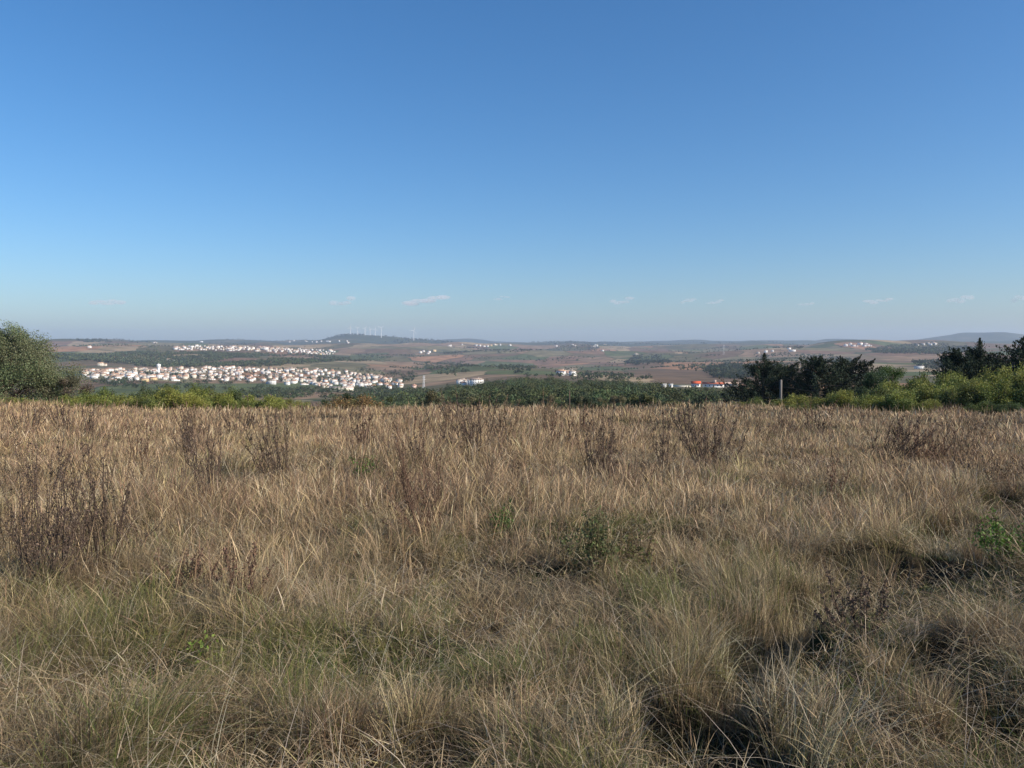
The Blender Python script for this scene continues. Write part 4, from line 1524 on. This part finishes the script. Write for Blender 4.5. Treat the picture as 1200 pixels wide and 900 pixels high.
# ------------------------------------------------------------------ dried weeds in the field
def weed(seed, Hh, W, nst, col, dens=1.0, side=7, leafcol=None, leafn=0, fat=1.0):
    rg = np.random.default_rng(seed)
    st, sd = Acc(), Acc()
    allp = []
    ln_ = rg.normal(0, 0.10, 3) * Hh * np.array([1, 1, 0])
    for k in range(nst):
        an = rg.uniform(0, 2 * math.pi)
        q = math.sqrt(rg.uniform(0, 1))
        hh = Hh * rg.uniform(0.45, 1.15) * (1 - 0.15 * q)
        b0 = np.array([math.cos(an) * q * W * 0.22, math.sin(an) * q * W * 0.22, -0.03])
        tip = np.array([math.cos(an) * q * W * 0.5, math.sin(an) * q * W * 0.5, hh]) + rg.normal(0, 0.07, 3) * Hh + ln_
        P = limb(st, rg, b0, tip, 0.0050 * fat, 0.0024 * fat, 0.035, 6, 3)
        for m in range(int(side * dens)):
            t = rg.uniform(0.3, 0.98)
            i = min(4, int(t * 5))
            p = P[i] + (P[i + 1] - P[i]) * (t * 5 - i)
            a2 = rg.uniform(0, 2 * math.pi)
            L = rg.uniform(0.05, 0.22) * Hh * (1.15 - t)
            e_ = p + np.array([math.cos(a2) * L * 0.55, math.sin(a2) * L * 0.55, L * 0.9])
            limb(st, rg, p, e_, 0.0024 * fat, 0.0012 * fat, 0.03, 3, 3)
            m_ = rg.integers(5, 11)
            tt = rg.uniform(0.1, 1.0, m_)[:, None]
            allp.append(p + (e_ - p) * tt + rg.normal(0, 0.007, (m_, 3)))
        m_ = int(26 * dens)
        tt = rg.uniform(0.55, 1.0, m_)
        ii = np.minimum(4, (tt * 5).astype(int))
        allp.append(P[ii] + (P[np.minimum(ii + 1, 5)] - P[ii]) * (tt * 5 - ii)[:, None] + rg.normal(0, 0.01, (m_, 3)))
    P = np.concatenate(allp)
    leaves(sd, P, rg.normal(size=P.shape), 0.014 * fat ** 0.8 * rg.uniform(0.5, 1.5, len(P)), tint(rg, len(P), col, 0.45), 0.7, rg)
    if leafn:
        k = rg.choice(len(P), leafn)
        Q_ = P[k] * np.array([0.95, 0.95, 0.85]) + rg.normal(0, 0.03, (leafn, 3))
        leaves(sd, Q_, rg.normal(size=Q_.shape), 0.032 * rg.uniform(0.6, 1.4, leafn), tint(rg, leafn, leafcol, 0.3), 0.55, rg)
    st.C = [np.broadcast_to(np.array(col) * 0.95, c.shape) for c in st.C]
    return st.mesh('stems'), sd.mesh('seed_heads')


def put_weed(seed, px, base, top, wpx, nst, col, label, dens=1.0, leafcol=None, leafn=0, name='dried_weed', cat='weed', group='dried weeds standing in the field'):
    x, y = onplane(px, base)
    z = h1(x, y)
    r = y
    hh = (base - top) / FPX * y + 0.05
    ww = wpx / FPX * y
    sm, dm = weed(seed, hh, ww, nst, col, dens, 7, leafcol, leafn, max(1.0, min(2.6, y / 8)))
    e = empty(name, (x, y, z))
    link('stems', sm, M_STALK, e)
    link('seed_heads' if not leafn else 'leaves', dm, M_STALK if not leafn else M_LEAF, e)
    tag(e, label, cat, group)


DB, RBN, TB = (0.125, 0.088, 0.066), (0.165, 0.10, 0.068), (0.23, 0.16, 0.10)
put_weed(1, 62, 690, 520, 110, 46, DB, 'largest dark brown dried weed, tall and bushy at the left edge', 1.0)
put_weed(2, 120, 670, 512, 90, 34, DB, 'tall dark dried weed on the right of the largest one at the left')
put_weed(3, 15, 660, 535, 70, 18, TB, 'sparse brown dried weed at the very left edge of the photo')
put_weed(4, 245, 596, 492, 62, 20, DB, 'dark upright dried weed in the second row left of the fan-shaped one')
put_weed(5, 324, 575, 486, 62, 22, DB, 'fan-shaped dark dried weed in the left middle distance')
put_weed(6, 212, 705, 640, 80, 26, RBN, 'low rust-red dried weed in front of the dark weeds at the left')
put_weed(7, 285, 720, 668, 70, 20, RBN, 'rust-brown dried weed low in the grass right of the rust-red one')
put_weed(8, 505, 640, 500, 66, 26, RBN, 'tall narrow reddish dried weed left of the centre')
put_weed(9, 553, 560, 482, 66, 24, DB, 'dark dried weed with arched stems just right of the tall reddish one')
put_weed(10, 470, 600, 540, 50, 14, TB, 'small brown dried weed left of the tall narrow reddish one')
put_weed(11, 705, 578, 492, 64, 26, DB, 'dark dried weed with spreading stems above the leafy bramble')
put_weed(12, 836, 562, 478, 76, 34, DB, 'dark fan-shaped dried weed right of centre at mid distance')
put_weed(13, 1035, 545, 486, 60, 24, DB, 'dark dried weed, left one of the wide clump at the right')
put_weed(14, 1078, 543, 484, 66, 26, RBN, 'dark reddish dried weed, right one of the wide clump at the right')
put_weed(15, 78, 510, 470, 24, 12, DB, 'small distant dried weed in front of the left hedge, left one')
put_weed(16, 106, 512, 472, 24, 12, DB, 'small distant dried weed in front of the left hedge, right one')
put_weed(17, 412, 505, 478, 30, 12, DB, 'small distant dried weed below the rust-brown bush')
put_weed(18, 225, 512, 474, 30, 12, TB, 'small distant brown weed below the taller end of the left hedge')
put_weed(19, 1000, 762, 684, 90, 16, DB, 'low dark branching dead weed by the hollow in front right', 1.2)
put_weed(20, 1165, 575, 520, 80, 26, TB, 'brown tangled weed above the green bramble at the right edge')
put_weed(21, 640, 520, 482, 30, 12, TB, 'small distant brown weed near the centre of the field')
put_weed(22, 960, 515, 480, 30, 12, DB, 'small distant dark weed left of the wide clump at the right')
put_weed(23, 590, 545, 486, 40, 14, TB, 'brown weed right of the dark weed with arched stems')
put_weed(24, 1150, 520, 482, 50, 16, TB, 'distant brown weed right of the wide clump at the right')
put_weed(30, 425, 580, 546, 42, 12, (0.16, 0.12, 0.06), 'small bright green leafy plant left of the centre', 0.6, (0.10, 0.20, 0.035), 420, 'leafy_plant', 'plant', None)
put_weed(31, 695, 672, 588, 80, 24, (0.12, 0.10, 0.05), 'dull green bramble below the spreading dark weed', 0.9, (0.13, 0.145, 0.055), 620, 'bramble', 'plant', None)
put_weed(32, 740, 668, 620, 60, 16, (0.14, 0.10, 0.05), 'low brownish bramble right of the dull green one', 0.9, (0.15, 0.15, 0.05), 400, 'bramble', 'plant', None)
put_weed(33, 1183, 668, 608, 90, 22, (0.12, 0.10, 0.05), 'bright green leafy bramble at the right edge by the hollow', 0.6, (0.13, 0.22, 0.04), 800, 'bramble', 'plant', None)
put_weed(34, 586, 635, 600, 44, 10, (0.14, 0.12, 0.05), 'small dark green leafy plant just right of the centre', 0.5, (0.09, 0.15, 0.035), 300, 'leafy_plant', 'plant', None)
put_weed(35, 245, 775, 735, 40, 8, (0.14, 0.12, 0.05), 'tiny yellow-green leafy plant in the grass in front left', 0.5, (0.16, 0.22, 0.04), 120, 'leafy_plant', 'plant', None)


for k in range(14):
    px = 20 + 86 * k + [12, -20, 25, 3, -15, 30, -8, 18, -25, 9, 22, -12, 6, -20][k]
    bp = [508, 520, 500, 514, 505, 524, 511, 503, 518, 507, 515, 502, 522, 509][k]
    put_weed(50 + k, px, bp, bp - rng.uniform(26, 40), rng.uniform(22, 60), int(rng.integers(6, 16)), [DB, TB, RBN][k % 3], f'{["dark", "pale brown", "reddish"][k % 3]} wispy weed, {ORD[k]} from the left near the far edge of the field')
for k in range(13):
    px = 30 + 92 * k + [0, 45, 10, -30, 28, 0, 30, -22, 14, -35, 25, 8, -12][k]
    bp = [590, 560, 548, 610, 552, 575, 600, 545, 565, 556, 600, 575, 552][k]
    put_weed(70 + k, px, bp, bp - rng.uniform(45, 72), rng.uniform(26, 60), int(rng.integers(5, 12)), [TB, RBN, DB][k % 3], f'{["pale brown", "reddish", "dark"][k % 3]} thin weed, {ORD[k]} from the left across the middle of the field')


# ------------------------------------------------------------------ clouds low over the horizon
def cloud_mat():
    m, nt, out = new_mat('cloud')
    v = nt.nodes.new('ShaderNodeVolumePrincipled')
    v.inputs['Color'].default_value = (1.0, 0.97, 0.97, 1)
    v.inputs['Density'].default_value = 0.0021
    v.inputs['Anisotropy'].default_value = 0.0
    nt.links.new(v.outputs[0], out.inputs['Volume'])
    return m


MCL = cloud_mat()
crg = np.random.default_rng(9)


def ball(acc, c, r, rg):
    nu, nv = 12, 7
    V = [(0, 0, -1.0)]
    for i in range(1, nv):
        ph = -math.pi / 2 + math.pi * i / nv
        for j in range(nu):
            t = 2 * math.pi * j / nu
            V.append((math.cos(ph) * math.cos(t), math.cos(ph) * math.sin(t), math.sin(ph)))
    V.append((0, 0, 1.0))
    V = np.array(V) * (1 + rg.normal(0, 0.08, (len(V), 1))) * np.array(r) + np.array(c)
    T, Q = [], []
    for j in range(nu):
        T.append((0, 1 + (j + 1) % nu, 1 + j))
        T.append((len(V) - 1, len(V) - 1 - nu + j, len(V) - 1 - nu + (j + 1) % nu))
    for i in range(nv - 2):
        for j in range(nu):
            a, b = 1 + i * nu + j, 1 + i * nu + (j + 1) % nu
            Q.append((a, b, b + nu, a + nu))
    acc.add(V, np.array(Q), np.array(T))


for (px, py, w_, h_, lab) in [(500, 352, 56, 10, 'brightest low cloud wisp right of the wind turbines'), (401, 353, 30, 9, 'small low cloud wisp just left above the turbine hill'),
                              (588, 349, 20, 5, 'faint low cloud wisp near the centre'), (728, 353, 28, 8, 'small mauve cloud wisp right of the centre'),
                              (806, 352, 18, 6, 'faint mauve cloud wisp, left one of the pair above the farmhouse'), (838, 354, 20, 5, 'faint mauve cloud wisp, right one of the pair above the farmhouse'),
                              (945, 357, 18, 5, 'very faint cloud wisp above the conifer row'), (1030, 353, 30, 6, 'grey slanted cloud wisp above the hilltop houses'),
                              (1125, 350, 26, 8, 'faint grey cloud wisp above the trio of pines'), (1197, 350, 18, 8, 'faint cloud wisp cut by the right edge'), (125, 354, 36, 7, 'very faint cloud wisp right above the big oak')]:
    r = 22000
    d = ray(px, py)
    s = r / math.hypot(d[0], d[1])
    c = np.array([0, 0, EYE]) + d * s
    m_per = r / FPX
    a = Acc()
    for k in range(5):
        f = (k - 2) / 2.0
        W_ = w_ * m_per
        ball(a, (f * W_ * 0.33, crg.uniform(-150, 150), (crg.uniform(-0.3, 0.3) + 0.18 * f) * h_ * m_per), (W_ * crg.uniform(0.14, 0.24), W_ * 0.25, h_ * m_per * crg.uniform(0.13, 0.36)), crg)
    o = link('cloud', a.mesh('cloud', True), MCL, None, tuple(c), -math.atan2(d[0], d[1]))
    tag(o, lab, 'cloud', 'small clouds low over the horizon')
